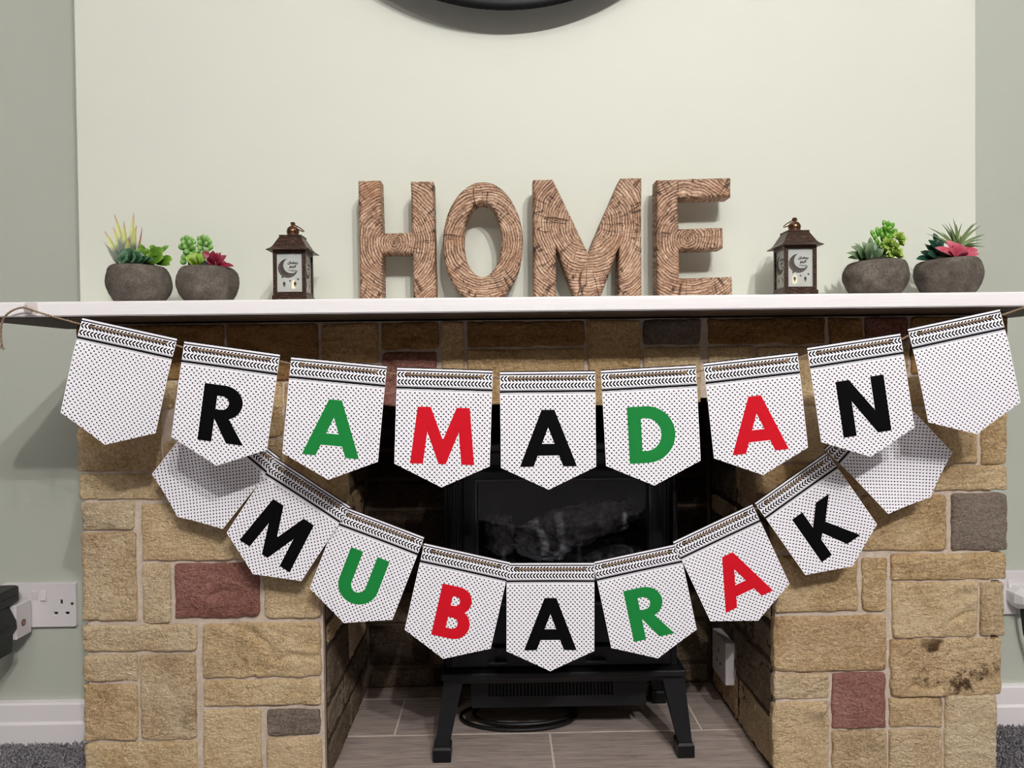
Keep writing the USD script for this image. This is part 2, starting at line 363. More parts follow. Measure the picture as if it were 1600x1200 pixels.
# ------------------------------------------------------------------ hearth of wood-look tiles
hearth = Thing('hearth', (0.07, 1.30, 0), kind='structure')
def grout(): return plain('tile_grout', (214, 198, 182), 0.9)
hearth.part('grout_bed', bx(OX0 - 0.02, OX1 + 0.02, 1.10, YBK + 0.02, 0.0, ZH - 0.0008), grout(), smooth=False)
def tile_mat():
    m = Mat('wood_look_tile'); r = m.rnd()
    p = m('vector_math', 'vector', math_type='add', vector1=m.pos(), vector2=m('combine_xyz', 'vector', x=r * 9.0, y=r * 5.0, z=0.0))
    g = m.noise(m.scaled(p, scale=(5, 60, 1)), 2.6, 5, 0.65, 0.6)
    fine = m.noise(m.scaled(p, scale=(16, 300, 1)), 2.0, 3, 0.6)
    c = m.ramp(g * 0.72 + fine * 0.28, [(0.30, lin(112, 98, 90)), (0.46, lin(160, 145, 136)), (0.62, lin(186, 171, 161)), (0.8, lin(206, 192, 183))])
    return m.done(base_color=c, roughness=0.5, normal=m.bump(g * 0.5 + fine, 0.35, 0.0012))
M_TILE = tile_mat()
for row, (ya, yb) in enumerate(((1.10, 1.175), (1.175, 1.325), (1.325, 1.475), (1.475, YBK + 0.015))):
    x = (0.077, 0.077, -0.193, 0.077)[row] - 0.536 * 2
    while x < OX1 + 0.02:
        a, b = max(x, OX0 - 0.018), min(x + 0.536, OX1 + 0.018)
        if b - a > 0.01: hearth.part('tile', bx(a + 0.0018, b - 0.0018, ya + 0.0018, yb - 0.0018, 0.005, ZH, 0.0006), M_TILE, smooth=False)
        x += 0.536

# ------------------------------------------------------------------ mantel shelf
SHX0, SHX1 = -0.735, 0.858
shelf = Thing('mantel_shelf', (0.05, YSH, ZS0), 'long white painted mantel shelf above the stone fireplace, holding the letters, lanterns and plants', 'shelf')
def shelf_outline(g=0.0):
    return Polygon([(SHX0 + g, YSH + g), (SHX1 - g, YSH + g), (SHX1 - g, 1.315 - g), (XR + 0.003 + g, 1.315 - g), (XR + 0.003 + g, YBR - 0.002), (XL - 0.003 - g, YBR - 0.002), (XL - 0.003 - g, 1.315 - g), (SHX0 + g, 1.315 - g)])
v, f = extrude(shelf_outline(), [(0.003, -ZS1), (0.0008, -(ZS1 - 0.0009)), (0, -(ZS1 - 0.003)), (0, -(ZS0 + 0.003)), (0.002, -(ZS0 + 0.0012))])
shelf.part('board', (np.stack([v[:, 0], v[:, 2], -v[:, 1]], 1), f), M_WHITE, smooth=30)
v, f = extrude(shelf_outline(0.0035), [(0, -(ZS0 + 0.0013)), (0, -ZS0)])
shelf.part('underside_panel', (np.stack([v[:, 0], v[:, 2], -v[:, 1]], 1), f), M_UNDER, smooth=False, label='bare dark wood underside')

# ------------------------------------------------------------------ bunting
FW, FS, FT = 0.1285, 0.1300, 0.1605                 # pennant width, side height, height at the tip
HOLE_U, HOLE_V = 0.0493, 0.0096
def flag_print():
    m = Mat('pennant_print'); st = m('attribute', 'vector', attribute='st')
    xyz = m('separate_xyz', 'x', vector=st); u = xyz * 1000.0; v = m.other(xyz, 'y') * 1000.0     # millimetres, v down from the top edge
    ink = None
    def line(a, b): return v.gt(a) * v.lt(b)
    for a, b in ((-1.0, 1.25), (3.8, 5.3), (24.8, 25.3), (26.0, 29.1), (30.1, 30.6)):
        l = line(a, b); ink = l if ink is None else ink.max(l)
    for vc, s in ((8.5, -0.78), (12.2, 0.78), (18.0, -0.78), (21.7, 0.78)):
        d = (v - vc)
        q = ((((u - d * s) / 4.72 + 50.5).fract() - 0.5) * 4.72)
        e = (q / 1.32) * (q / 1.32) + (d / 2.15) * (d / 2.15)
        ink = ink.max(e.lt(1.0))
    A, B = 6.55, 6.85
    p, w = u / A + 50.0, v / B + 50.0
    def near(o):
        x = ((p + (0.5 + o)).fract() - 0.5) * A; y = ((w + (0.5 + o)).fract() - 0.5) * B
        k = x * 0.8 + y * 0.6; l = x * 0.6 - y * 0.8            # a slightly slanted diamond
        return k.abs() * 0.8 + l.abs() * 1.15
    dot = near(0.0).min(near(0.5)).lt(1.22)
    net = (((p + w + 0.5).fract() - 0.5).abs().lt(0.035)).max(((p - w + 0.5).fract() - 0.5).abs().lt(0.035))
    body = v.gt(32.2)
    ink = ink.max(dot * body).max(net * body * 0.20)
    c = m.mix(ink, lin(248, 245, 249), lin(10, 10, 12))
    return m.done(base_color=c, roughness=0.6, specular_ior_level=0.25)
M_FLAG = flag_print()
M_INK = {'black': plain('letter_black', (5, 5, 6), 0.7, specular_ior_level=0.08), 'red': plain('letter_red', (206, 16, 34), 0.6, specular_ior_level=0.15), 'green': plain('letter_green', (26, 130, 58), 0.6, specular_ior_level=0.15)}

def arc(cx, cy, rx, ry, a0, a1, n=18): return [(cx + rx * math.cos(math.radians(a0 + (a1 - a0) * i / n)), cy + ry * math.sin(math.radians(a0 + (a1 - a0) * i / n))) for i in range(n + 1)]
def glyph(c):
    """Heavy geometric capitals, one unit high, origin at the bottom left."""
    P = Polygon
    if c == 'A': return P([(0, 0), (.24, 0), (.315, .195), (.69, .195), (.765, 0), (1.005, 0), (.615, 1), (.39, 1)], [[(.39, .40), (.615, .40), (.5025, .69)]])
    if c == 'M': return P([(0, 0), (.225, 0), (.285, .57), (.50, 0), (.625, 0), (.84, .57), (.90, 0), (1.125, 0), (1.02, 1), (.79, 1), (.5625, .42), (.335, 1), (.105, 1)])
    if c == 'D': return P([(0, 0), *arc(.33, .5, .50, .5, -90, 90, 26), (0, 1)], [[(.235, .79), (.235, .21), *arc(.31, .5, .275, .29, -90, 90, 20)]])
    if c == 'R':
        g = P([(0, 0), (.24, 0), (.24, 1), (0, 1)]).union(P([(.1, .40), *arc(.36, .70, .34, .30, -90, 90), (.1, 1)])).union(P([(.20, .47), (.46, .47), (.80, 0), (.50, 0)]))
        return g.difference(P([(.24, .57), *arc(.335, .69, .125, .12, -90, 90), (.24, .81)]))
    if c == 'B':
        g = P([(0, 0), (.24, 0), (.24, 1), (0, 1)]).union(P([(.1, .47), *arc(.34, .735, .28, .265, -90, 90), (.1, 1)])).union(P([(.1, 0), *arc(.38, .29, .30, .29, -90, 90), (.1, .58)]))
        return g.difference(P([(.24, .625), *arc(.31, .715, .09, .09, -90, 90), (.24, .805)])).difference(P([(.24, .19), *arc(.34, .295, .11, .105, -90, 90), (.24, .40)]))
    if c == 'N': return P([(0, 0), (.235, 0), (.235, .62), (.62, 0), (.86, 0), (.86, 1), (.625, 1), (.625, .40), (.24, 1), (0, 1)])
    if c == 'U': return P([(0, 1), *arc(.39, .38, .39, .38, 180, 360, 26), (.78, 1), (.535, 1), (.535, .38), *arc(.39, .38, .145, .155, 360, 180, 18), (.245, 1)])
    if c == 'K': return P([(0, 0), (.24, 0), (.24, .36), (.33, .45), (.60, 0), (.90, 0), (.50, .60), (.86, 1), (.56, 1), (.24, .64), (.24, 1), (0, 1)])

def subdivide(v, f, k):
    m = trimesh.Trimesh(v, f, process=False)
    for _ in range(k): m = m.subdivide()
    return np.array(m.vertices), np.array(m.faces)
class Flag:
    def __init__(s, quad, D, bend=0.0, bend_at=0.0):
        c = [at(x, y, D) for x, y in quad]                       # TL, TR, BR, BL
        d = (c[1] - c[0]) + (c[2] - c[3]); e = (c[0] - c[3]) + (c[1] - c[2])
        ang = (math.atan2(d[2], d[0]) + math.atan2(-e[0], e[2])) / 2
        s.U = np.array([math.cos(ang), 0, math.sin(ang)]); s.W = np.array([-math.sin(ang), 0, math.cos(ang)]); s.N = np.array([0, -1.0, 0])
        s.o = sum(c) / 4 + s.W * FS / 2; s.bend, s.at = bend, bend_at
    def world(s, u, v, n=0.0):
        """u along the top edge from its middle, v down from it, n towards the room (metres)."""
        u, v, n = np.broadcast_arrays(*map(np.asarray, (u, v, n)))
        k = np.abs(u - s.at) ; q = s.bend * k ** 2 * np.clip(v / 0.05, 0, 1)
        return s.o + u[..., None] * s.U - v[..., None] * s.W + (n + q)[..., None] * s.N
    def build(s, label, letter=None, ink='black', group=None):
        t = Thing('pennant', s.o, label, 'pennant', group)
        g = Polygon([(-FW / 2, 0), (-FW / 2, -FS), (0, -FT), (FW / 2, -FS), (FW / 2, 0)])
        for sg in (-1, 1): g = g.difference(Point(sg * HOLE_U, -HOLE_V).buffer(0.0029, quad_segs=4))
        v, f = trimesh.creation.triangulate_polygon(orient(g), engine='earcut'); k = 4 if s.bend else 1
        v3, f3 = subdivide(np.column_stack([v, np.zeros(len(v))]), f, k)
        fr = s.world(v3[:, 0], -v3[:, 1], 0.0002); bk = s.world(v3[:, 0], -v3[:, 1], -0.0002)
        b = trimesh.Trimesh(fr, f3, process=False); e = b.edges[trimesh.grouping.group_rows(b.edges_sorted, require_count=1)]; n = len(fr)
        sides = np.vstack([np.column_stack([e[:, 1], e[:, 0], e[:, 0] + n]), np.column_stack([e[:, 1], e[:, 0] + n, e[:, 1] + n])])
        uv = np.column_stack([v3[:, 0], -v3[:, 1]]); uv2 = np.vstack([uv, uv])
        t.part('paper', (np.vstack([fr, bk]), np.vstack([f3, f3[:, ::-1] + n, sides])), M_FLAG, uv=uv2)
        if letter:
            H = 0.0765; p = affinity.scale(glyph(letter), H, H, origin=(0, 0)); x0, y0, x1, y1 = p.bounds
            p = affinity.translate(p, -(x0 + x1) / 2 + (0.001 if letter in 'RBK' else 0), -0.129)
            vs, fs = [], []; n = 0
            for q in polys(p):
                v, f = trimesh.creation.triangulate_polygon(orient(q), engine='earcut')
                v, f = subdivide(np.column_stack([v, np.zeros(len(v))]), f, 3 if s.bend else 1); vs.append(v); fs.append(f + n); n += len(v)
            v, f = np.vstack(vs), np.vstack(fs)
            t.part('letter', (s.world(v[:, 0], -v[:, 1], 0.00045), f), M_INK[ink], smooth=False, label=f'{ink} letter {letter}')
        return t
UPPER = [([(127, 494), (275, 531), (246, 677), (101, 642)], None, None, 'blank pennant without a letter at the left end of the upper banner'),
         ([(286, 531), (439, 555), (419, 702), (268, 682)], 'R', 'black', 'pennant with a black letter R in the upper banner'),
         ([(453, 557), (605, 573), (592, 721), (442, 706)], 'A', 'green', 'pennant with a green letter A in the upper banner'),
         ([(621, 575), (769, 580), (764, 727), (618, 722)], 'M', 'red', 'pennant with a red letter M in the upper banner'),
         ([(782, 581), (929, 580), (930, 728), (784, 730)], 'A', 'black', 'pennant with a black letter A in the middle of the upper banner'),
         ([(939, 580), (1088, 571), (1095, 717), (945, 727)], 'D', 'green', 'pennant with a green letter D in the upper banner'),
         ([(1098, 569), (1249, 550), (1262, 697), (1113, 716)], 'A', 'red', 'pennant with a red letter A in the upper banner beside the N'),
         ([(1261, 545), (1409, 521), (1428, 664), (1280, 691)], 'N', 'black', 'pennant with a black letter N in the upper banner'),
         ([(1419, 516), (1564, 481), (1591, 626), (1445, 660)], None, None, 'blank pennant without a letter at the right end of the upper banner')]
LOWER = [([(329, 629), (438, 715), (352, 825), (243, 739)], None, None, 'blank pennant tucked behind the R, left end of lower banner', 6),
         ([(431, 715), (548, 791), (472, 908), (355, 831)], 'M', 'black', 'tilted pennant with a black letter M in the lower banner', 0),
         ([(535, 789), (663, 838), (613, 968), (485, 919)], 'U', 'green', 'tilted pennant with a green letter U in the lower banner', 4),
         ([(664, 849), (796, 879), (766, 1011), (634, 982)], 'B', 'red', 'pennant with a red letter B in the lower banner', 1),
         ([(791, 878), (929, 878), (929, 1017), (791, 1017)], 'A', 'black', 'pennant with black letter A, lowest in the lower banner', 3),
         ([(928, 878), (1059, 849), (1088, 982), (954, 1011)], 'R', 'green', 'pennant with a green letter R in the lower banner', 5),
         ([(1050, 845), (1175, 786), (1234, 912), (1109, 971)], 'A', 'red', 'tilted pennant with a red letter A in the lower banner', 3),
         ([(1177, 785), (1291, 705), (1371, 819), (1257, 899)], 'K', 'black', 'steeply tilted pennant with a black letter K in the lower banner', 0),
         ([(1286, 701), (1387, 605), (1483, 706), (1382, 802)], None, None, 'blank pennant tucked behind the N, right end of lower banner', -2)]
DU, DL = 1.035, 1.116
up = [Flag(q, DU, 1.0 if i in (0, 8) else 0.25) for i, (q, *_) in enumerate(UPPER)]
lo = [Flag(r[0], DL + r[4] * 0.001, 2.6 if i in (0, 8) else 0.5) for i, r in enumerate(LOWER)]
for fl_, r in zip(up, UPPER): fl_.build('white black-dotted paper ' + r[3], r[1], r[2], 'pennants of the upper banner')
for fl_, r in zip(lo, LOWER): fl_.build('white black-dotted paper ' + r[3], r[1], r[2], 'pennants of the lower banner')

def twine_mat():
    m = Mat('jute_twine'); p = m.pos()
    c = m.ramp(m.noise(p, 700, 2, 0.6), [(0.3, lin(104, 84, 68)), (0.55, lin(156, 132, 108)), (0.8, lin(196, 172, 148))])
    return m.done(base_color=c, roughness=0.95, specular_ior_level=0.1)
M_TWINE = twine_mat()
def twine(pts, r=0.00125, step_=0.0016, pitch=0.0075):
    """Two strands twisted round a smooth path."""
    from scipy.interpolate import PchipInterpolator
    p = np.array(pts, float); s = np.r_[0, np.cumsum(np.linalg.norm(np.diff(p, axis=0), axis=1))]
    q = np.arange(0, s[-1], step_); c = np.stack([PchipInterpolator(s, p[:, k])(q) for k in range(3)], 1)
    t = np.gradient(c, axis=0); t /= np.linalg.norm(t, axis=1, keepdims=True)
    a = np.cross(t, [0, 0.25, 0.97]); a /= np.linalg.norm(a, axis=1, keepdims=True); b = np.cross(t, a)
    out = []
    for k in range(2):
        w = 2 * math.pi * q / pitch + math.pi * k
        out.append(tube(c + (a * np.cos(w)[:, None] + b * np.sin(w)[:, None]) * r * 0.52, r * 0.72, 6))
    return join(*out)
def along(flags, hole_n):
    pts = []
    for g in flags:
        for u, n in ((-0.062, -0.0020), (-HOLE_U - 0.003, -0.0012), (-HOLE_U, 0.0003), (-HOLE_U + 0.004, 0.0016), (0.0, 0.0018), (HOLE_U - 0.004, 0.0016), (HOLE_U, 0.0003), (HOLE_U + 0.003, -0.0012), (0.062, -0.0020)):
            pts.append(g.world(u, HOLE_V + 0.0002, n))
    return pts
hook_l, hook_r = at(42, 482, 1.040), at(1652, 470, 1.040)
tail = [at(3, 541, 1.043), at(1.5, 520, 1.043), at(4, 500, 1.042), at(10, 492, 1.041), at(22, 484, 1.040), at(36, 480.5, 1.039)]
cord = Thing('twine', hook_l, 'natural jute twine threading the upper banner, its frayed tail hanging from the left shelf hook', 'twine')
cord.part('strand', twine(tail + [hook_l] + [at(60, 488, 1.037), at(95, 498, 1.0365)] + along(up, 0) + [at(1600, 481, 1.037), hook_r]), M_TWINE, smooth=True)
fr = []
for k in range(11):
    a = at(3 + rng.uniform(-1, 1), 540, 1.043); b = a + np.array([rng.uniform(-.0045, .0045), rng.uniform(-.003, .003), -rng.uniform(.004, .007)])
    fr.append(tube([a, (a + b) / 2 + rng.uniform(-.0008, .0008, 3), b], [0.0005, 0.0004, 0.0002], 4))
cord.part('frayed_end', join(*fr), M_TWINE)
cord2 = Thing('twine', at(860, 888, DL), 'natural jute twine threading the lower curved banner', 'twine')
cord2.part('strand', twine([at(292, 592, 1.150), at(312, 612, 1.142)] + along(lo, 0) + [at(1402, 592, 1.142), at(1420, 570, 1.150)]), M_TWINE, smooth=True)
# clear adhesive hooks on the shelf's front edge
def clear_plastic():
    m = Mat('clear_plastic'); t = m('transparent_bsdf', 'BSDF', color=(0.97, 0.955, 0.945)); g = m('glossy_bsdf', 'BSDF', color=(0.9, 0.9, 0.9), roughness=0.08)
    return m.surface(m('mix_closure', 'closure', fac=m('fresnel', 'fac', IOR=1.4) * 0.7 + 0.02, closure1=t, closure2=g))
M_CLEAR = clear_plastic()
for nm, c, lb in (('l', hook_l, 'small clear adhesive hook on the shelf edge at far left, holding the twine'), ('r', hook_r, 'small clear adhesive hook on the shelf edge at far right')):
    h = Thing('adhesive_hook', (c[0], YSH, c[2]), lb, 'hook')
    h.part('plate', (lambda m: (m[0] + [c[0], 0, c[2]], m[1]))(extrude(rrect(-.0088, .0088, -.0085, .0085, .003), [(.0005, YSH - .0018), (0, YSH - .0012), (0, YSH - .0002)])), M_CLEAR)
    h.part('hook', tube([(c[0], YSH - .0015, c[2] - .001), (c[0], YSH - .007, c[2] - .0045), (c[0], YSH - .012, c[2] - .004), (c[0], YSH - .0135, c[2] + .0005), (c[0], YSH - .0135, c[2] + .004)], [.003, .0026, .0024, .0022, .0018], 10), M_CLEAR)

# ------------------------------------------------------------------ wooden letters
def ring_wood(name, cx, cz):
    m = Mat(name); p = m.pos()
    q = m('vector_math', 'vector', math_type='subtract', vector1=p, vector2=(cx, 0, cz)); s3 = m('separate_xyz', 'x', vector=q); x, z = s3, m.other(s3, 'z'); y = m.other(s3, 'y')
    warp = m.noise(p, 16, 3, 0.55) - 0.5
    d = (x * x + z * z * 0.86).sqrt() + warp * 0.016 + (y - YBR) * 0.05
    k = d * 255.0
    r2 = (x * x + z * z).sqrt() + 0.002
    pol = m('combine_xyz', 'vector', x=x / r2 * 2.6, y=z / r2 * 2.6, z=d * 420.0)
    streak = m.noise(pol, 1.0, 3, 0.65)
    dash = m.noise(m('combine_xyz', 'vector', x=x / r2 * 16.0, y=z / r2 * 16.0, z=d * 260.0), 1.0, 2, 0.6)
    ring = ((k + (m.noise(p, 45, 2) - 0.5) * 1.6).fract() - 0.5).abs() * 2.0
    fib = m.noise(m.scaled(p, scale=(1, 0.25, 1)), 420, 3, 0.7)
    tone = ring * 0.20 + streak * 0.62 + dash * 0.36 + m.noise(p, 22, 3) * 0.16 - 0.20
    c = m.ramp(tone, [(0.26, lin(78, 54, 42)), (0.39, lin(130, 96, 74)), (0.50, lin(174, 138, 110)), (0.62, lin(208, 180, 154)), (0.78, lin(236, 216, 196))])
    c = m.mix(step(m, m.noise(p, 20, 2), 0.52, 0.72) * 0.25, c, lin(176, 120, 78))
    ang = m.math('arctan2', z, x)
    rad = m.noise(m('combine_xyz', 'vector', x=ang * 7.5, y=d * 14.0, z=1.0), 1.0, 1)
    crack = step(m, (rad - 0.5).abs() * -1.0 + 0.020, 0.0, 0.012) * step(m, m.noise(p, 30, 2), 0.44, 0.52)
    c = m.mix(crack * 0.8, c, lin(58, 36, 26))
    h = ring * 0.5 + fib * 0.5 - crack * 2.0
    return m.done(base_color=c, roughness=0.55, specular_ior_level=0.35, normal=m.bump(h, 0.6, 0.0016))
def wobble(poly, seed, amt=0.0007, st=0.006):
    out = []
    for g in polys(poly):
        rings = []
        for r in [g.exterior, *g.interiors]:
            p = np.array(r.segmentize(st).coords)[:-1]
            n = np.stack([meshkit.fbm(np.column_stack([p * 45, np.full(len(p), seed + k)]), 2, seed + 7 * k) - 0.5 for k in (0, 1)], 1)
            rings.append(p + n * amt * 2)
        out.append(Polygon(rings[0], rings[1:]).buffer(0))
    return unary_union(out)
DF = 1.150
def zx(*pts): return [(lambda w: (w[0], w[2]))(at(px, py, DF)) for px, py in pts]
def ell(cx, cy, rx, ry, n=64):
    return zx(*[(cx + rx * math.cos(2 * math.pi * k / n), cy + ry * math.sin(2 * math.pi * k / n)) for k in range(n)])
ZB = ZS1 + 0.0002
def wood_letter(ch, poly, ring, seed, label):
    p = poly.intersection(sbox(-2, ZB, 2, 3))
    p = wobble(p, seed)
    v, f = extrude(p, [(0.0036, DF - 0.0012), (0.0016, DF), (0.0004, DF + 0.0016), (0, DF + 0.0040), (0, DF + 0.034), (0.0015, DF + 0.038)])
    v[:, 2] = np.maximum(v[:, 2], ZB)
    c = p.centroid
    t = Thing('wooden_letter', (c.x, DF + 0.02, ZB), label, 'letter', 'wooden letters on the mantel shelf')
    w = zx(ring)[0]
    t.part('block', (v, f), ring_wood(f'end_grain_wood_{ch.lower()}', *w), smooth=30)
PZ = Polygon
H_ = PZ(zx((559, 282), (594, 282), (596.5, 364), (643.5, 363), (641.5, 283.5), (677, 283), (681.5, 480), (646, 480), (644.5, 395), (597, 396), (598, 480), (562.5, 480)))
O_ = PZ(ell(754.5, 380, 62.5, 96), [ell(754, 374.5, 29.5, 58)])
M_ = PZ(zx((832.5, 280.5), (864, 280), (919, 396), (969.5, 278), (1002.5, 277.5), (1003, 480), (966, 480), (967.5, 385), (932, 480), (904, 480), (869, 385), (869, 480), (834.5, 480)))
E_ = PZ(zx((1026, 281), (1142, 277.5), (1142.5, 307.5), (1060, 309.5), (1060.5, 357), (1129.5, 355), (1130, 388), (1061.5, 390.5), (1061.5, 435), (1143.5, 432.5), (1145, 480), (1027.5, 480)))
wood_letter('H', H_, (615, 379), 3, 'carved wooden letter H with end-grain rings, first of the word HOME on the shelf')
wood_letter('O', O_, (755, 378), 5, 'carved wooden letter O with end-grain rings, oval with a hole through it')
wood_letter('M', M_, (918, 352), 8, 'carved wooden letter M with end-grain rings, the widest letter on the shelf')
wood_letter('E', E_, (1074, 372), 12, 'carved wooden letter E with end-grain rings, last of the word HOME on the shelf')

# ------------------------------------------------------------------ lanterns
def bronze_mat():
    m = Mat('brushed_bronze'); p = m.pos()
    n = m.noise(p, 420, 3, 0.7) * 0.35 + m.noise(m.scaled(p, scale=(1, 1, 9)), 110, 3, 0.6) * 0.68
    c = m.ramp(n, [(0.35, lin(34, 25, 21)), (0.55, lin(70, 50, 40)), (0.70, lin(150, 110, 82))])
    return m.done(base_color=c, metallic=0.55, roughness=0.38, normal=m.bump(n, 0.2, 0.0006))
M_BRONZE = bronze_mat()
M_DOME = plain('polished_copper', (132, 98, 74), 0.24, metallic=0.9)
def pane_mat():
    m = Mat('frosted_pane'); d = m('principled_bsdf', 'BSDF', base_color=lin(206, 210, 204), roughness=0.35)
    return m.surface(m('mix_closure', 'closure', fac=0.30, closure1=d, closure2=m('transparent_bsdf', 'BSDF', color=(0.9, 0.92, 0.9))))
M_PANE = pane_mat()
M_PRINT = plain('pane_print_brown', (66, 54, 48), 0.5)
M_CANDLE = plain('candle_wax', (236, 226, 204), 0.5)
def flame_mat():
    m = Mat('candle_flame_glow'); return m.surface(m('emission', 'emission', color=(1.0, 0.62, 0.22), strength=9.0))
M_FLAME = flame_mat()
ARABIC_A = [([(220, -84), (234, -77), (240, -71), (243, -57), (237, -41), (247, -38), (254, -53), (254, -67), (249, -78), (236, -89), (226, -93), (223, -92)], []), ([(73, -5), (84, -5), (86, -56), (88, -60), (100, -60), (104, -54), (106, -44), (112, -44), (116, -45), (115, -59), (118, -61), (126, -51), (140, -39), (151, -35), (160, -35), (170, -41), (173, -47), (172, -60), (178, -61), (186, -57), (192, -43), (197, -38), (210, -36), (218, -42), (221, -48), (221, -64), (216, -70), (211, -72), (199, -71), (192, -67), (184, -72), (173, -72), (163, -69), (148, -74), (119, -73), (109, -68), (100, -72), (83, -71), (75, -62)], [[(201, -49), (197, -58), (206, -61), (212, -58), (212, -53), (206, -47)], [(132, -62), (154, -61), (161, -57), (162, -52), (159, -47), (150, -47), (138, -54)]]), ([(146, -26), (146, -21), (150, -17), (155, -17), (159, -21), (159, -26), (155, -30), (150, -30)], []), ([(7, -76), (7, -65), (10, -55), (15, -53), (21, -56), (18, -71), (21, -78), (33, -82), (48, -79), (54, -69), (54, -62), (48, -45), (55, -40), (59, -41), (65, -57), (65, -72), (62, -80), (56, -87), (42, -93), (28, -93), (15, -88)], []), ([(30, -28), (34, -24), (39, -24), (43, -28), (43, -33), (39, -37), (34, -37), (30, -33)], [])]
ARABIC_B = [([(55, -86), (55, -81), (59, -77), (67, -79), (76, -77), (80, -82), (83, -82), (95, -76), (102, -64), (102, -58), (96, -42), (103, -38), (107, -40), (116, -61), (133, -62), (142, -60), (143, -56), (141, -51), (121, -33), (121, -25), (130, -17), (154, -5), (158, -6), (161, -13), (159, -16), (134, -29), (149, -43), (154, -52), (154, -62), (149, -69), (137, -73), (115, -73), (110, -71), (107, -79), (100, -86), (87, -93), (82, -93), (80, -88), (76, -90), (68, -88), (59, -90)], []), ([(5, -80), (7, -60), (13, -50), (23, -41), (32, -37), (43, -39), (51, -58), (56, -62), (62, -62), (68, -61), (70, -57), (65, -36), (73, -32), (76, -33), (81, -50), (81, -60), (74, -70), (65, -73), (48, -71), (41, -75), (34, -75), (17, -65), (16, -76), (22, -103), (21, -107), (11, -108)], [[(26, -54), (32, -62), (38, -64), (40, -63), (36, -49), (28, -51)]])]

def word(data, cx, cy, w):
    g = unary_union([Polygon(e, h) for e, h in data]); x0, y0, x1, y1 = g.bounds; s = w / (x1 - x0)
    return affinity.translate(affinity.scale(g, s, s, origin=((x0 + x1) / 2, (y0 + y1) / 2)), cx - (x0 + x1) / 2, cy - (y0 + y1) / 2)
def star(cx, cy, r): return Polygon([(cx + (r if k % 2 == 0 else r * .42) * math.sin(math.pi * k / 5), cy + (r if k % 2 == 0 else r * .42) * math.cos(math.pi * k / 5)) for k in range(10)])
def pane_print():
    """Moon, greeting, stars and little lanterns, on a pane 36 wide and 52 high (units of a millimetre)."""
    moon = Point(-2.5, 6.5).buffer(14.2, quad_segs=20).difference(Point(2.4, 10.6).buffer(11.6, quad_segs=20))
    holes = [Point(-2.5 + 12.0 * math.cos(a), 6.5 + 12.0 * math.sin(a)).buffer(0.55, quad_segs=2) for a in np.radians(np.arange(165, 345, 14))]
    moon = moon.difference(unary_union(holes))
    L = [moon, word(ARABIC_A, 4.6, 14.6, 14.5).buffer(.22), word(ARABIC_B, 4.6, 8.6, 9.5).buffer(.2), sbox(-2.5, 3.4, 10, 4.0), sbox(1, 1.9, 10, 2.5),
         star(-10.5, -6.8, 2.3), star(0.2, -12.2, 1.9), star(12, -10, 2.2), star(-14, 7, 1.3)]
    for cx, cy in ((-8.2, -17), (7.5, -17)):
        L += [Point(cx, cy).buffer(1.9, quad_segs=5), Polygon([(cx - 2.1, cy + 1), (cx + 2.1, cy + 1), (cx, cy + 4)]), Point(cx, cy - 3.6).buffer(0.8, quad_segs=3), sbox(cx - 1.5, cy - 2.6, cx + 1.5, cy - 2)]
    return affinity.scale(unary_union(L), 0.00098, 0.00095, origin=(0, 0))
PRINT = pane_print()
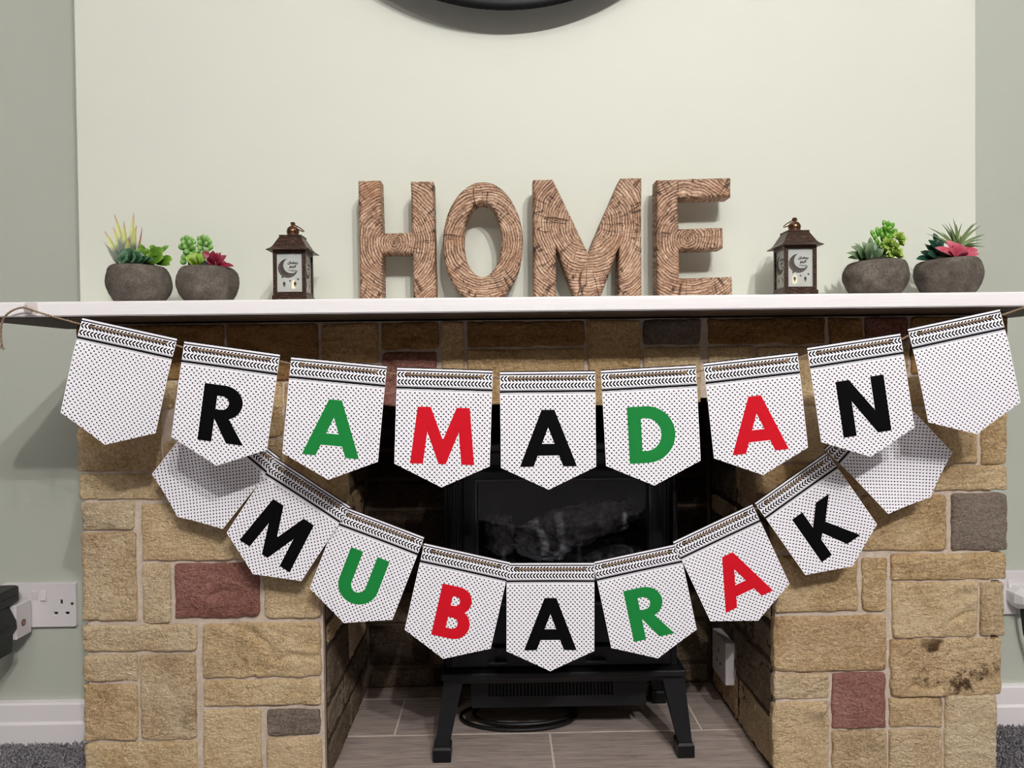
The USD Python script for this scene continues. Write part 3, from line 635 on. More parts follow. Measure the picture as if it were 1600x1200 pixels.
def lantern(cx, cy, label, ring_side):
    z0 = ZS1 + 0.0002
    t = Thing('lantern', (cx, cy, z0), label, 'lantern', 'matching bronze lanterns on the mantel shelf')
    def sq(prof): return lathe(prof, 4, (cx, cy, z0), start=math.pi / 4, corner=math.sqrt(2))
    t.part('base', join(sq([(0, 0), (.0245, 0), (.0245, .0095), (.0238, .0105), (.0, .0105)]), sq([(.0228, .0100), (.0228, .0150), (.0215, .0150), (.0215, .0100)])), M_BRONZE, smooth=False)
    for sx in (-1, 1):
        for sy in (-1, 1):
            px, py = cx + sx * .0205, cy + sy * .0205
            t.part('post', join(bx(px - .0026, px + .0026, py - .0026, py + .0026, z0 + .0105, z0 + .0755, .0005), bx(px - .0012 + sx * .0012, px + .0012 + sx * .0012, py - .0012 + sy * .0012, py + .0012 + sy * .0012, z0 + .0105, z0 + .0755)), M_BRONZE, smooth=False)
    t.part('top_rail', sq([(.0228, .0695), (.0228, .0760), (.0200, .0760), (.0200, .0695), (.0228, .0695)]), M_BRONZE, smooth=False)
    def P4(prof): return sq(prof)
    t.part('roof', P4([(.0, .0752), (.0302, .0738), (.0308, .0745), (.0262, .0775), (.0236, .0800), (.0152, .0952), (.0158, .0955), (.0158, .0972), (.0, .0972)]), M_BRONZE, smooth=False)
    t.part('dome', lathe([(0.0001, .0970), (.0105, .0970), (.0108, .0985), (.0088, .0995), (.0082, .1010), (.0090, .1030), (.0090, .1055), (.0080, .1085), (.0058, .1112), (.0030, .1124), (.0024, .1134), (.0034, .1148), (.0036, .1162), (.0026, .1178), (0.0001, .1183)], 28, (cx, cy, z0)), M_DOME)
    w = np.linspace(0, 2 * math.pi, 44, endpoint=False); K = np.array([cx, cy, z0 + .1150]); r = .0104
    ru = np.array([ring_side * .74, -.38, -.56]); ru /= np.linalg.norm(ru); rv = np.array([ring_side * .35, .9, -.05]); rv -= ru * (rv @ ru); rv /= np.linalg.norm(rv)
    t.part('hanging_ring', tube(K + ru * r + r * (np.cos(w)[:, None] * ru + np.sin(w)[:, None] * rv), 0.0008, 6, True), M_DOME)
    for k in range(4):
        a = math.pi / 2 * k; R = np.array([[math.cos(a), -math.sin(a), 0], [math.sin(a), math.cos(a), 0], [0, 0, 1]])
        o = np.array([cx, cy, z0 + .0425])
        def place(m): return (m[0] @ R.T + o, m[1])
        pn = t.part('pane', place(bx(-.0182, .0182, -.0206, -.0196, -.0275, .0272)), M_PANE, smooth=False)
        t.part('moon_print', place(extrude(PRINT, [(0, -.0208), (0, -.02062)], cap_back=False)), M_PRINT, under=pn, smooth=False)
    cd = t.part('candle', lathe([(0.0001, .0105), (.0085, .0105), (.0085, .020), (.0075, .021), (.0001, .0205)], 20, (cx, cy, z0)), M_CANDLE)
    t.part('flame', lathe([(0.0001, .0205), (.0026, .0235), (.0032, .027), (.0022, .0315), (.0001, .036)], 12, (cx, cy, z0)), M_FLAME, under=cd)
a = at(452.5, 460, 1.10); lantern(a[0], 1.123, 'small bronze lantern with a moon-printed pane, left of the wooden letter H', 1)
a = at(1251.5, 450, 1.10); lantern(a[0], 1.123, 'small bronze lantern with a moon-printed pane, right of the wooden letter E', -1)

# ------------------------------------------------------------------ stone pots with artificial succulents
def pot_mat():
    m = Mat('dark_pebble_concrete'); p = m.pos()
    t = m.noise(p, 45, 4, 0.65) * 0.6 + m.noise(p, 380, 3, 0.7) * 0.45
    c = m.ramp(t, [(0.34, lin(66, 59, 52)), (0.54, lin(98, 90, 82)), (0.72, lin(132, 123, 113))])
    return m.done(base_color=c, roughness=0.85, specular_ior_level=0.2, normal=m.bump(t, 0.7, 0.0022))
M_POT = pot_mat(); M_SOIL = plain('dark_soil', (44, 44, 30), 0.95)
def leaf_mat(name, stops, rough=0.42, trans=0.18):
    m = Mat(name); st = m('attribute', 'vector', attribute='st'); v = m.other(m('separate_xyz', 'x', vector=st), 'y')
    n = m.noise(m.pos(), 160, 2) - 0.5
    c = m.ramp(v + n * 0.12, [(a, lin(*k)) for a, k in stops])
    b = m('principled_bsdf', 'BSDF', base_color=c, roughness=rough, specular_ior_level=0.35); t = m('translucent_bsdf', 'BSDF', color=c)
    return m.surface(m('mix_closure', 'closure', fac=trans, closure1=b, closure2=t))
M_AGAVE = leaf_mat('agave_leaf', [(0, (88, 100, 92)), (.32, (122, 132, 118)), (.48, (202, 208, 138)), (.75, (212, 206, 132)), (.92, (206, 150, 128)), (1, (150, 90, 96))])
M_AGAVE2 = leaf_mat('agave_leaf_grey', [(0, (84, 92, 86)), (.5, (128, 134, 122)), (1, (190, 192, 172))])
M_PINKT = leaf_mat('agave_leaf_pink', [(0, (150, 160, 110)), (.5, (196, 150, 130)), (1, (140, 96, 106))])
M_DKGREEN = leaf_mat('rosette_dark_green', [(0, (24, 54, 30)), (.6, (44, 86, 54)), (1, (98, 134, 100))])
M_JADE = leaf_mat('jade_leaf', [(0, (62, 98, 24)), (.7, (92, 136, 36)), (1, (140, 180, 76))])
M_BEAD = leaf_mat('bead_leaf', [(0, (80, 132, 58)), (.6, (126, 176, 88)), (1, (166, 206, 126))])
M_LIME = leaf_mat('lime_leaf', [(0, (110, 150, 24)), (.6, (148, 186, 48)), (1, (170, 200, 110))])
M_RED = leaf_mat('rosette_dark_red', [(0, (120, 22, 44)), (.7, (150, 38, 62)), (1, (142, 64, 74))])
M_GREY = leaf_mat('rosette_grey_green', [(0, (58, 84, 50)), (.6, (92, 118, 80)), (1, (146, 164, 128))])
M_BRIGHT = leaf_mat('stonecrop_bright', [(0, (54, 110, 24)), (.6, (98, 164, 44)), (1, (156, 206, 96))])
M_YELLOW = leaf_mat('stonecrop_yellow', [(0, (112, 150, 44)), (.6, (150, 186, 70)), (1, (188, 210, 110))])
M_BLUEG = leaf_mat('rosette_deep_green', [(0, (16, 44, 30)), (.7, (30, 70, 50)), (1, (66, 104, 80))])
M_PINK = leaf_mat('rosette_pink', [(0, (176, 62, 84)), (.7, (204, 86, 108)), (1, (206, 120, 126))])
M_SPIKE = leaf_mat('spiky_leaf', [(0, (120, 140, 84)), (.5, (128, 148, 92)), (1, (98, 112, 88))])

def leaf(p0, p1, w, kind='lance', bow=(0, 0, 0), th=0.22, facing=(0, -1, 0.35), cup=0.25, n=9, sides=8):
    """A fleshy leaf from p0 to p1, w wide; returns mesh and uv (v runs base to tip)."""
    p0, p1 = np.array(p0, float), np.array(p1, float); c = (p0 + p1) / 2 + np.array(bow, float)
    u = np.linspace(0, 1, n); P = np.outer((1 - u) ** 2, p0) + np.outer(2 * u * (1 - u), c) + np.outer(u ** 2, p1)
    W = {'lance': np.interp(u, [0, .12, .35, .6, .85, 1], [.55, .8, 1, .72, .30, .02]),
         'point': np.interp(u, [0, .2, .5, .75, .92, 1], [.5, .8, 1, .82, .36, .02]),
         'round': np.interp(u, [0, .15, .4, .65, .85, .95, 1], [.35, .6, .92, 1, .80, .48, .04]),
         'blade': np.interp(u, [0, .2, .6, 1], [.8, 1, .7, .05]),
         'bead': np.sqrt(np.clip(1 - (2 * u - 1) ** 2, 0.002, 1))}[kind] * w / 2
    T = np.gradient(P, axis=0); T /= np.linalg.norm(T, axis=1, keepdims=True)
    V, UV = [], []
    for i in range(n):
        fN = np.array(facing, float); fN -= T[i] * (fN @ T[i]); fN /= max(np.linalg.norm(fN), 1e-9); sd = np.cross(T[i], fN)
        for k in range(sides):
            a = 2 * math.pi * k / sides; x, y = math.cos(a), math.sin(a)
            V.append(P[i] + sd * W[i] * x + fN * (W[i] * th * y + W[i] * cup * x * x)); UV.append((k / sides, u[i]))
    Fc = [(i * sides + k, i * sides + (k + 1) % sides, (i + 1) * sides + (k + 1) % sides, (i + 1) * sides + k) for i in range(n - 1) for k in range(sides)]
    v, f = tri((V, Fc)); e = [(0, k + 1, k) for k in range(1, sides - 1)] + [((n - 1) * sides, (n - 1) * sides + k, (n - 1) * sides + k + 1) for k in range(1, sides - 1)]
    return (v, np.vstack([f, e])), np.array(UV)
class Pot:
    def __init__(s, x0, x1, ytop, D, label, seed, ht=0.0):
        a, b = at(x0, 440, D), at(x1, 440, D); s.D = D; s.c = np.array([(a[0] + b[0]) / 2, D, ZS1 + 0.0002]); R = (b[0] - a[0]) / 2 * 0.965
        top = at((x0 + x1) / 2, ytop, D - R * 0.45)[2] - s.c[2]
        s.t = Thing('potted_succulent', s.c, label, 'plant', 'stone pots of artificial succulents on the mantel shelf')
        prof = [(0.0001, 0), (.60, 0), (.68, .03), (.785, .12), (.90, .28), (.975, .45), (1.0, .60), (.985, .74), (.93, .87), (.86, .95), (.78, .99), (.72, 1.0), (.66, .985), (.62, .93), (.60, .86), (.3, .85), (.0001, .85)]
        pz = [p[1] for p in prof]; q = []
        for (r0, z0), (r1, z1) in zip(prof[:-1], prof[1:]): q += [(r0 + (r1 - r0) * k / 3, z0 + (z1 - z0) * k / 3) for k in range(3)]
        q.append(prof[-1])
        v, f = lathe([(r * R, z * top) for r, z in q], 48, s.c, sy=0.86)
        n = (meshkit.fbm(v * 30, 3, seed) - 0.5) * 0.006 + (meshkit.fbm(v * 120, 2, seed + 3) - 0.5) * 0.0016
        d = v - s.c; d[:, 2] = 0; L = np.maximum(np.linalg.norm(d, axis=1, keepdims=True), 1e-6); zr = (v[:, 2] - s.c[2]) / top
        v = v + d / L * n[:, None] * np.clip(L / R, 0, 1); v[:, 2] += ht * d[:, 0] / R * np.clip(zr, 0, 1) ** 2
        s.t.part('pot', (v, f), M_POT, smooth=True)
        s.t.part('soil', lathe([(.0001, top + .0085), (R * .30, top + .0075), (R * .50, top + .002), (R * .615, top * .90)], 24, s.c, sy=0.86), M_SOIL)
        s.rng = np.random.default_rng(seed)
    def plant(s, name, base, mat, stem_h=0.010, dy=0.0, r=0.006):
        """The stubby core that a plant's leaves grow from; returns a function that adds leaves in pixels."""
        b = at(*base, s.D + dy)
        core = s.t.part(name, lathe([(.0001, -.016), (r * .8, -.016), (r, -.006), (r * .8, stem_h * .4), (.0001, stem_h)], 10, b), mat)
        def add(tips, w, kind='point', bow=0.12, th=0.22, cup=0.25, frm=None, spread=0.016, facing=(0, -1, 0.35), m=None):
            for k, tpx in enumerate(tips):
                wpx = tpx[2] if len(tpx) > 2 else w
                e0 = tpx[3:5] if len(tpx) > 4 else (frm or base)
                p0 = at(e0[0] + s.rng.uniform(-1.5, 1.5), e0[1], s.D + dy)
                dd = tpx[5] if len(tpx) > 5 else s.rng.uniform(-1, 1) * spread
                p1 = at(tpx[0], tpx[1], s.D + dy + dd)
                ln = p1 - p0; out = np.array([-ln[2], 0, ln[0]]); out = out if out[2] > 0 else -out
                mesh, uv = leaf(p0, p1, wpx / F * s.D, kind, bow * out * (1 if abs(ln[0]) > 0.004 else 0), th, facing, cup)
                s.t.part('leaf', mesh, m or mat, under=core, uv=uv)
        return add
p = Pot(166, 268, 412.5, 1.118, 'grey pebble pot with tall yellow-tipped agave and green jade leaves, leftmost on the shelf', 1, -0.0015)
A = p.plant('agave', (198, 404), M_AGAVE, dy=0.006)
A([(178.3, 334, 10, 194, 400, .004), (209, 331.5, 10, 204, 398, .006), (193.5, 345, 10, 199, 400, .0), (213.5, 352, 11, 208, 401, -.006), (163, 361, 10, 187, 408, -.004), (176.5, 354, 8, 190, 404, .008), (200.5, 371, 12, 202, 402, -.012)], 9, 'lance', 0.05, 0.25, 0.5)
A([(160.5, 376, 5, 185, 412, -.004), (168, 391, 6, 186, 414, -.01), (172, 398, 5, 188, 414, -.012)], 5, 'lance', 0.06, m=M_AGAVE2)
A([(222, 353, 4, 212, 398, .004), (219.5, 366, 3.5, 213, 399, -.003), (217, 380, 4, 224, 402, .0)], 4, 'lance', -0.08, m=M_PINKT)
A = p.plant('dark_rosette', (207, 413), M_DKGREEN, dy=-0.012)
A([(186, 393, 20), (194, 389, 22), (204, 391, 24), (215, 392, 24), (226, 399, 20), (196, 404, 24, 203, 414, -.02), (211, 402, 24, 209, 414, -.02), (232, 402, 11, 220, 413, -.01), (240, 405, 9, 224, 413, -.012), (184, 404, 14)], 18, 'round', 0.10, 0.25, 0.55, spread=0.008)
A = p.plant('jade_plant', (234, 411), M_JADE, dy=-0.004)
A([(213, 389, 13, 232, 408, .0), (230, 388, 15, 231, 408, -.003), (257, 393, 16, 230, 398, -.006), (228, 398, 18, 242, 410, -.012), (264, 384, 8, 244, 400, .004), (217, 381, 6, 232, 400, .006), (234, 384, 9, 246, 396, .004), (256, 402, 20, 236, 410, -.012), (269, 406, 16, 248, 410, -.006), (266, 414, 9, 244, 412, -.008)], 14, 'round', 0.08, 0.16, 0.3)
p = Pot(276, 374, 414.5, 1.118, 'grey pebble pot with green bead-leaf stems and a dark red rosette, second from the left', 2, -0.001)
A = p.plant('bead_stem', (298, 411), M_BEAD, stem_h=0.030, dy=0.004, r=0.004)
def beads(A, spots, sz, fat=.95, kind='bead'):
    for x, y, dx, dy, dd in spots: A([(x + dx * sz * .62, y - dy * sz * .62, sz * fat, x - dx * sz * .62, y + dy * sz * .62, dd)], sz, kind, 0, 0.75, 0.0)
beads(A, [(287.5, 375, -.6, .7, 0), (292.5, 373, 0, 1, -.004), (297.5, 375, .6, .7, -.002), (288, 379.5, -.8, .4, -.006), (295, 380.5, .3, .7, -.010), (301, 378.5, .9, .4, 0), (291, 386, -.8, .4, -.008), (301, 386.5, .8, .5, -.008), (284.5, 386, -.8, .5, .004), (293, 393.5, -.8, .3, -.008), (305, 393.5, .8, .4, -.006), (299, 399, .2, .6, -.010), (288, 402, -.9, .3, -.004), (290.5, 394, -.7, .4, 0), (296, 406, -.2, .6, -.008), (286, 409, -.8, .3, -.004), (306, 401, .5, .5, -.004)], 10.4)
A = p.plant('bead_stem', (317, 409), M_BEAD, stem_h=0.030, dy=0.006, r=0.004)
beads(A, [(312.5, 374, -.6, .8, 0), (317.5, 372, 0, 1, -.004), (323, 373.5, .5, .8, 0), (319, 374, .2, 1, -.008), (313.5, 379.5, -.8, .5, -.006), (321, 381.5, .2, .5, -.010), (326, 378.5, .8, .6, -.002), (314, 388, -.8, .3, -.006), (323, 391.5, .1, .4, -.010), (328, 387, .8, .5, -.004), (317, 395, -.3, .5, -.006), (310, 396, -.7, .4, -.002), (321, 399, .3, .5, -.006), (312, 383, -.6, .5, -.004)], 9.8)
A = p.plant('lime_rosette', (308, 414), M_LIME, dy=-0.014)
A([(290, 401, 11), (297, 396, 13), (306, 395, 14), (314, 396, 13), (320, 402, 12), (303, 402, 15, 306, 416, -.014), (313, 402, 14, 311, 416, -.014), (295, 409, 9, 304, 415, -.012)], 12, 'round', 0.1, 0.28, 0.5, spread=0.006)
A = p.plant('red_rosette', (336, 414), M_RED, dy=-0.012)
A([(316, 392, 11), (325, 397, 11), (333, 391.5, 14), (339.5, 394, 7), (345, 394, 7), (354, 399, 11), (354.5, 411, 12), (366, 416, 8), (330, 400, 15, 334, 415, -.014), (346, 404, 14, 338, 415, -.012), (322, 404, 11)], 11, 'point', 0.06, 0.2, 0.35, spread=0.008)
p = Pot(1318, 1418, 405, 1.118, 'grey pebble pot with a grey-green rosette and bright green stonecrop, right of the lantern', 3, 0.0022)
A = p.plant('grey_rosette', (1361, 404), M_GREY, dy=-0.010)
A([(1322, 395.5, 9), (1324, 403, 9), (1329, 385, 11), (1335.5, 379.5, 8, 1350, 400, .008), (1347, 378, 13), (1355, 378, 13), (1360.5, 370, 9, 1361, 396, .010), (1368, 377, 11), (1382, 379.5, 10), (1381, 390, 13, 1364, 403, -.01), (1338, 388, 14, 1348, 405, -.014), (1352, 385, 14, 1355, 406, -.016), (1330, 397, 11, 1346, 407, -.014)], 10, 'point', 0.08, 0.24, 0.4)
A = p.plant('stonecrop', (1380, 402), M_BRIGHT, stem_h=0.035, dy=0.006, r=0.004)
beads(A, [(1365, 366, -.5, .9, 0), (1367.5, 373, -.4, .9, -.006), (1371.5, 362, -.2, 1, .002), (1377.5, 362, .1, 1, 0), (1378, 370.5, .1, 1, -.010), (1371, 379, -.3, .9, -.006), (1386, 372, .2, 1, -.006), (1382, 351, -.2, 1, 0), (1387.5, 352, .2, 1, -.006), (1392.5, 354, .6, .8, 0), (1383.5, 358, -.2, 1, -.006), (1389, 360, .3, .9, -.010), (1396, 361.5, .8, .5, -.004), (1381, 366, .0, 1, .004), (1392, 368, .5, .8, .0), (1386, 366, .1, 1, -.004), (1376, 385, -.2, .9, -.006), (1383, 379, .1, 1, -.008), (1391, 375, .3, .9, -.006), (1398, 367, .6, .7, 0), (1377, 393, -.1, .9, -.002), (1384, 388, .2, 1, 0), (1380, 398, 0, 1, -.008)], 12.5, .60, 'round')
A = p.plant('yellow_stonecrop', (1391, 400), M_YELLOW, stem_h=0.02, dy=-0.006, r=0.004)
def tuft(A, c, r, n, kind, w, a0=0, a1=360, dy=0.0):
    for k in range(n):
        a = math.radians(a0 + (a1 - a0) * (k + .5) / n); rr = r * (0.75 + 0.25 * ((k * 7) % 4) / 3)
        A([(c[0] + rr * math.cos(a), c[1] - rr * math.sin(a), w, c[0], c[1], dy - .010 * abs(math.sin(k * 2.4)))], w, kind, 0, 0.4, 0.3)
for c_, r_, n_, a0_, a1_ in (((1388, 382), 13, 17, 0, 360), ((1404, 374), 14, 16, -75, 150), ((1398, 398), 16, 20, -35, 215), ((1396, 386), 12, 12, -60, 120)):
    tuft(A, c_, r_, n_, 'round', 5.4, a0_, a1_); tuft(A, (c_[0], c_[1] + 1), r_ * .62, n_ * 2 // 3, 'round', 5.0, a0_ + 8, a1_ + 8, -.006)
p = Pot(1429, 1533, 402, 1.118, 'grey pebble pot with a pink rosette and spiky green leaves, rightmost on the shelf', 4, 0.0030)
A = p.plant('spiky_plant', (1494, 389), M_SPIKE, dy=0.004)
A([(1450, 355, 5), (1462, 361, 4), (1471, 349.5, 5), (1476, 349, 4), (1482, 347.5, 4), (1489, 341.5, 6), (1494, 350, 5, 1494, 388, -.01), (1503.5, 348, 4), (1527, 347, 6), (1521, 349, 6, 1497, 386, -.01), (1532, 353, 6), (1539.5, 366, 5), (1533, 369, 5), (1534, 380, 5), (1539.5, 386, 5), (1447, 365, 4), (1457, 372, 5), (1521, 361, 5), (1536, 374, 4), (1500, 366, 5, 1497, 388, -.014), (1484, 356, 5, 1492, 388, -.012), (1529, 374, 5), (1527, 384, 4), (1470, 362, 5)], 5, 'blade', 0.10, 0.25, 0.35)
A = p.plant('deep_green_rosette', (1471, 401), M_BLUEG, dy=-0.004)
A([(1431, 405, 10, 1456, 405), (1438, 393, 12, 1460, 403), (1446, 384, 13, 1464, 401), (1450, 375, 11, 1466, 396), (1459, 364, 11, 1465, 388, .008), (1443.5, 381, 6), (1472, 374, 10, 1468, 392, .006), (1453, 379, 12, 1468, 398, -.008), (1449, 396, 14, 1466, 404, -.012), (1462, 377, 11, 1467, 395, -.004)], 11, 'point', 0.08, 0.26, 0.4)
A = p.plant('pink_rosette', (1497, 401), M_PINK, dy=-0.016)
A([(1460.5, 387, 12), (1478, 375.5, 15), (1491.5, 379, 17), (1506, 383.5, 16), (1528, 390, 14), (1531, 397, 9), (1516, 388, 14), (1484, 390, 16, 1494, 402, -.012), (1506, 391, 18, 1500, 402, -.012), (1474, 393, 12)], 13, 'point', 0.06, 0.2, 0.4, spread=0.008)

# ------------------------------------------------------------------ round black mirror above
MR = Thing('round_mirror', (at(791, 13, 1.155)[0], YBR, at(791, 13, 1.155)[2] + 0.36), 'large round mirror with deep black rim hanging on the wall above the shelf', 'mirror')
v, f = lathe([(.290, .004), (.300, .030), (.325, .043), (.338, .050), (.350, .052), (.3575, .0495), (.360, .044), (.357, .039), (.300, .0), (.290, .004)], 160)
def facing(v): return np.stack([v[:, 0] + MR.base[0], YBR - 0.0005 - v[:, 2], v[:, 1] + MR.base[2]], 1)
MR.part('rim', (facing(v), f[:, ::-1]), plain('satin_black', (8, 8, 10), 0.4, specular_ior_level=0.15), smooth=40)
v, f = lathe([(.0001, .024), (.2985, .024), (.296, .014), (.0001, .014)], 96)
MR.part('mirror_glass', (facing(v), f), plain('mirror_silver', (230, 232, 230), 0.03, metallic=1.0), smooth=False)

# ------------------------------------------------------------------ electric stove in the opening
def black_metal(name, c, rough):
    m = Mat(name); p = m.pos()
    return m.done(base_color=lin(c, c, c + 2), roughness=rough, specular_ior_level=0.28, normal=m.bump(m.noise(p, 900, 2), 0.15, 0.0004))
M_BLK = black_metal('stove_black', 13, 0.42); M_BLK2 = black_metal('stove_black_leg', 22, 0.5); M_GLOSS = plain('stove_trim_gloss', (26, 26, 28), 0.18)
M_SLOT = plain('slot_black', (5, 5, 5), 0.9)
YF = 1.238                                                     # plane of the front legs
def X(px, py, D=YF): return at(px, py, D)[0]
def Z(px, py, D=YF): return at(px, py, D)[2]
sx0, sx1 = X(690, 900), X(1063, 900); cxs = (sx0 + sx1) / 2
zt0, zt1 = Z(876, 727), Z(876, 693); zb0, zb1 = Z(876, 1057), Z(876, 1046)
YB2 = YF + 0.235
stove = Thing('electric_stove', (cxs, (YF + YB2) / 2, ZH), 'black electric stove with glass door and splayed legs standing in the fireplace opening', 'stove')
stove.part('top_plate', join(bx(sx0 - .006, sx1 + .006, YF - .008, YB2, zt1 - .012, zt1, .003), bx(sx0 + .002, sx1 - .002, YF, YB2 - .005, zt0, zt1 - .012, .002)), M_BLK, smooth=30)
w0, w1, h0, h1 = X(748, 850), X(1012, 850), Z(876, 940), Z(876, 752)
body = join(bx(sx0 + .004, w0 - .004, YF + .012, YB2 - .006, zb1, zt0), bx(w1 + .004, sx1 - .004, YF + .012, YB2 - .006, zb1, zt0), bx(w0 - .006, w1 + .006, YF + .012, YB2 - .006, h1 + .004, zt0),
            bx(w0 - .006, w1 + .006, YF + .012, YB2 - .006, zb1, h0 - .004), bx(w0 - .006, w1 + .006, YB2 - .012, YB2 - .006, h0 - .006, h1 + .006))
stove.part('body', body, M_BLK, smooth=False)
ribs = [bx(X(px, 850) - .0022, X(px, 850) + .0022, YF + .006, YF + .0125, zb1 + .03, zt0 - .004, .001) for px in (697, 706, 715, 1046, 1055)]
for rb in ribs: stove.part('rib', rb, M_BLK, smooth=False)
dr = stove.part('door', extrude(sbox(X(724, 850), Z(876, 1004), X(1036, 850), Z(876, 734)).difference(sbox(w0, h0, w1, h1)), [(.002, YF - .004), (0, YF - .002), (0, YF + .012)]), M_BLK, smooth=30)
stove.part('door_trim', extrude(sbox(w0 - .006, h0 - .006, w1 + .006, h1 + .006).difference(sbox(w0 - .001, h0 - .001, w1 + .001, h1 + .001)), [(.0012, YF - .0065), (0, YF - .0055), (0, YF - .003)]), M_GLOSS, under=dr, smooth=30)
hx = X(1051, 830)
stove.part('handle', join(tube([(hx, YF - .002, Z(1051, 775)), (hx, YF - .016, Z(1051, 768)), (hx, YF - .018, Z(1051, 790)), (hx, YF - .018, Z(1051, 840)), (hx, YF - .016, Z(1051, 862)), (hx, YF - .002, Z(1051, 856))], .0042, 10)), M_GLOSS, under=dr)
def glass():
    m = Mat('stove_glass'); t = m('transparent_bsdf', 'BSDF', color=(0.9, 0.9, 0.9)); g = m('glossy_bsdf', 'BSDF', color=(0.8, 0.8, 0.8), roughness=0.03)
    return m.surface(m('mix_closure', 'closure', fac=m('fresnel', 'fac', IOR=1.32), closure1=t, closure2=g))
stove.part('door_glass', bx(w0 - .0005, w1 + .0005, YF + .004, YF + .007, h0 - .0005, h1 + .0005), glass(), under=dr, smooth=False)
for pa in ((763, 792), (915, 947)):                            # small pulls on the lower panel
    stove.part('panel_pull', bx(X(pa[0], 1032), X(pa[1], 1032), YF - .010, YF + .012, Z(855, 1034), Z(855, 1030), .0012), M_GLOSS, smooth=False)
stove.part('lower_panel', bx(X(704, 1020), X(1050, 1020), YF + .002, YF + .014, Z(876, 1043), Z(876, 1010), .003), M_BLK, smooth=False)
stove.part('base_rim', bx(sx0 - .003, sx1 + .006, YF - .010, YB2, zb0, zb1 - .001, .002), M_BLK2, smooth=30)
apron = hull([(sx0 + .002, YF - .004, zb0), (sx1 - .002, YF - .004, zb0), (sx0 + .002, YB2 - .01, zb0), (sx1 - .002, YB2 - .01, zb0), (sx0 + .006, YF + .002, zb0 - .010), (sx1 - .006, YF + .002, zb0 - .010), (sx0 + .006, YB2 - .02, zb0 - .010), (sx1 - .006, YB2 - .02, zb0 - .010)])
stove.part('apron', apron, M_BLK2, smooth=False)
for y, dy in ((YF, 0.024), (YB2 - .03, -0.0)):
    for sg, tx, fx in ((-1, (694, 724), (678, 704)), (1, (1034, 1069), (1058, 1082))):
        D = y
        zt, zk = zb0 - .001, ZH + .024
        a0, a1 = X(tx[0], 1058), X(tx[1], 1058); b0, b1 = X(fx[0], 1162), X(fx[1], 1162)
        if y != YF: a0, a1, b0, b1 = [cxs + (q - cxs) * 0.99 for q in (a0, a1, b0, b1)]
        top = [(x, y + d, zt) for x in (a0, a1) for d in (0, .030)]; mid = [(x, y - .006 + d, zk) for x in (b0 + .002, b1 - .002) for d in (0, .026)]
        lg = stove.part('leg', hull(top + mid), M_BLK2, smooth=False)
        foot = [(x, y - .008 + d, zk) for x in (b0 + .001, b1 - .001) for d in (0, .030)] + [(x, y - .010 + d, zk - .004) for x in (b0 - .001, b1 + .001) for d in (0, .034)] + [(x, y - .010 + d, ZH + .002) for x in (b0 - .001, b1 + .001) for d in (0, .034)] + [(x, y - .009 + d, ZH) for x in (b0, b1) for d in (0, .032)]
        stove.part('foot', hull(foot), M_BLK, under=lg, smooth=False)
yv = 1.300
v0, v1, u0, u1 = X(735, 1080, yv), X(1012, 1080, yv), Z(873, 1104, yv), Z(873, 1058, yv)
g0, g1, k0, k1 = X(762, 1076, yv), X(959, 1074, yv), Z(860, 1087, yv), Z(860, 1066.5, yv)
slots = [sbox(g0 + (g1 - g0) * (i + .18) / 36, k0, g0 + (g1 - g0) * (i + .80) / 36, k1) for i in range(36)]
hb = stove.part('heater_box', join(extrude(Polygon([(v0, u1 + .004), (v1, u1 + .004), (v1 - .004, u0), (v0 + .002, u0)]).difference(unary_union(slots)), [(0, yv), (0, yv + .003)]), bx(v0, v1 - .004, yv + .012, yv + .12, u0 + .001, u1 + .003)), M_BLK2, smooth=False)
stove.part('vent_recess', bx(g0 - .004, g1 + .004, yv + .0032, yv + .0115, k0 - .003, k1 + .003), M_SLOT, under=hb, smooth=False)
# fuel bed behind the glass
def log_mat():
    m = Mat('charred_log'); p = m.pos(); n = m.noise(p, 60, 5, 0.7)
    c = m.ramp(n, [(.34, lin(70, 70, 76)), (.55, lin(150, 150, 158)), (.75, lin(222, 222, 230))])
    return m.done(base_color=c, roughness=0.9, normal=m.bump(n, 1.0, 0.006))
M_LOG = log_mat()
def lump(c, s, seed, rot=0.0):
    m = trimesh.creation.icosphere(4); v = np.array(m.vertices)
    v = v * (1 + (meshkit.fbm(v * 2.6 + seed, 4, seed) - .5)[:, None] * .75)
    v = v * np.array(s); ca, sa = math.cos(rot), math.sin(rot)
    v = np.stack([v[:, 0] * ca - v[:, 2] * sa, v[:, 1], v[:, 0] * sa + v[:, 2] * ca], 1); return v + np.array(c), m.faces
yl = YF + .085
for nm, c, s_, sd, rt in (('log', at(783, 835, yl), (.028, .045, .034), 1, 0.1), ('log', at(905, 820, yl + .03), (.105, .032, .034), 2, .22), ('log', at(840, 850, yl - .01), (.05, .03, .026), 5, -.35), ('log', at(965, 872, yl), (.055, .04, .02), 4, .1)):
    stove.part(nm, lump(c, s_, sd, rt), M_LOG, smooth=True, label='charred imitation log behind the glass')
gx, gy = np.meshgrid(np.linspace(w0 + .004, w1 - .004, 60), np.linspace(YF + .03, YB2 - .016, 30), indexing='ij')
gz = h0 + .010 + (gy - YF) * .12 + (meshkit.fbm(np.stack([gx, gy, gx * 0], -1) * 60, 3, 4)) * .028
I = np.arange(gx.size).reshape(gx.shape); Fq = np.stack([I[:-1, :-1], I[1:, :-1], I[1:, 1:], I[:-1, 1:]], -1).reshape(-1, 4)
stove.part('ember_bed', (np.stack([gx, gy, gz], -1).reshape(-1, 3), Fq), M_LOG, smooth=True)
M_CABLE = plain('cable_black', (14, 14, 15), 0.45)
w = np.linspace(0.2, 2 * math.pi * 2.1, 120)
c0 = at(815, 1122, 1.385); c0[2] = ZH + .004
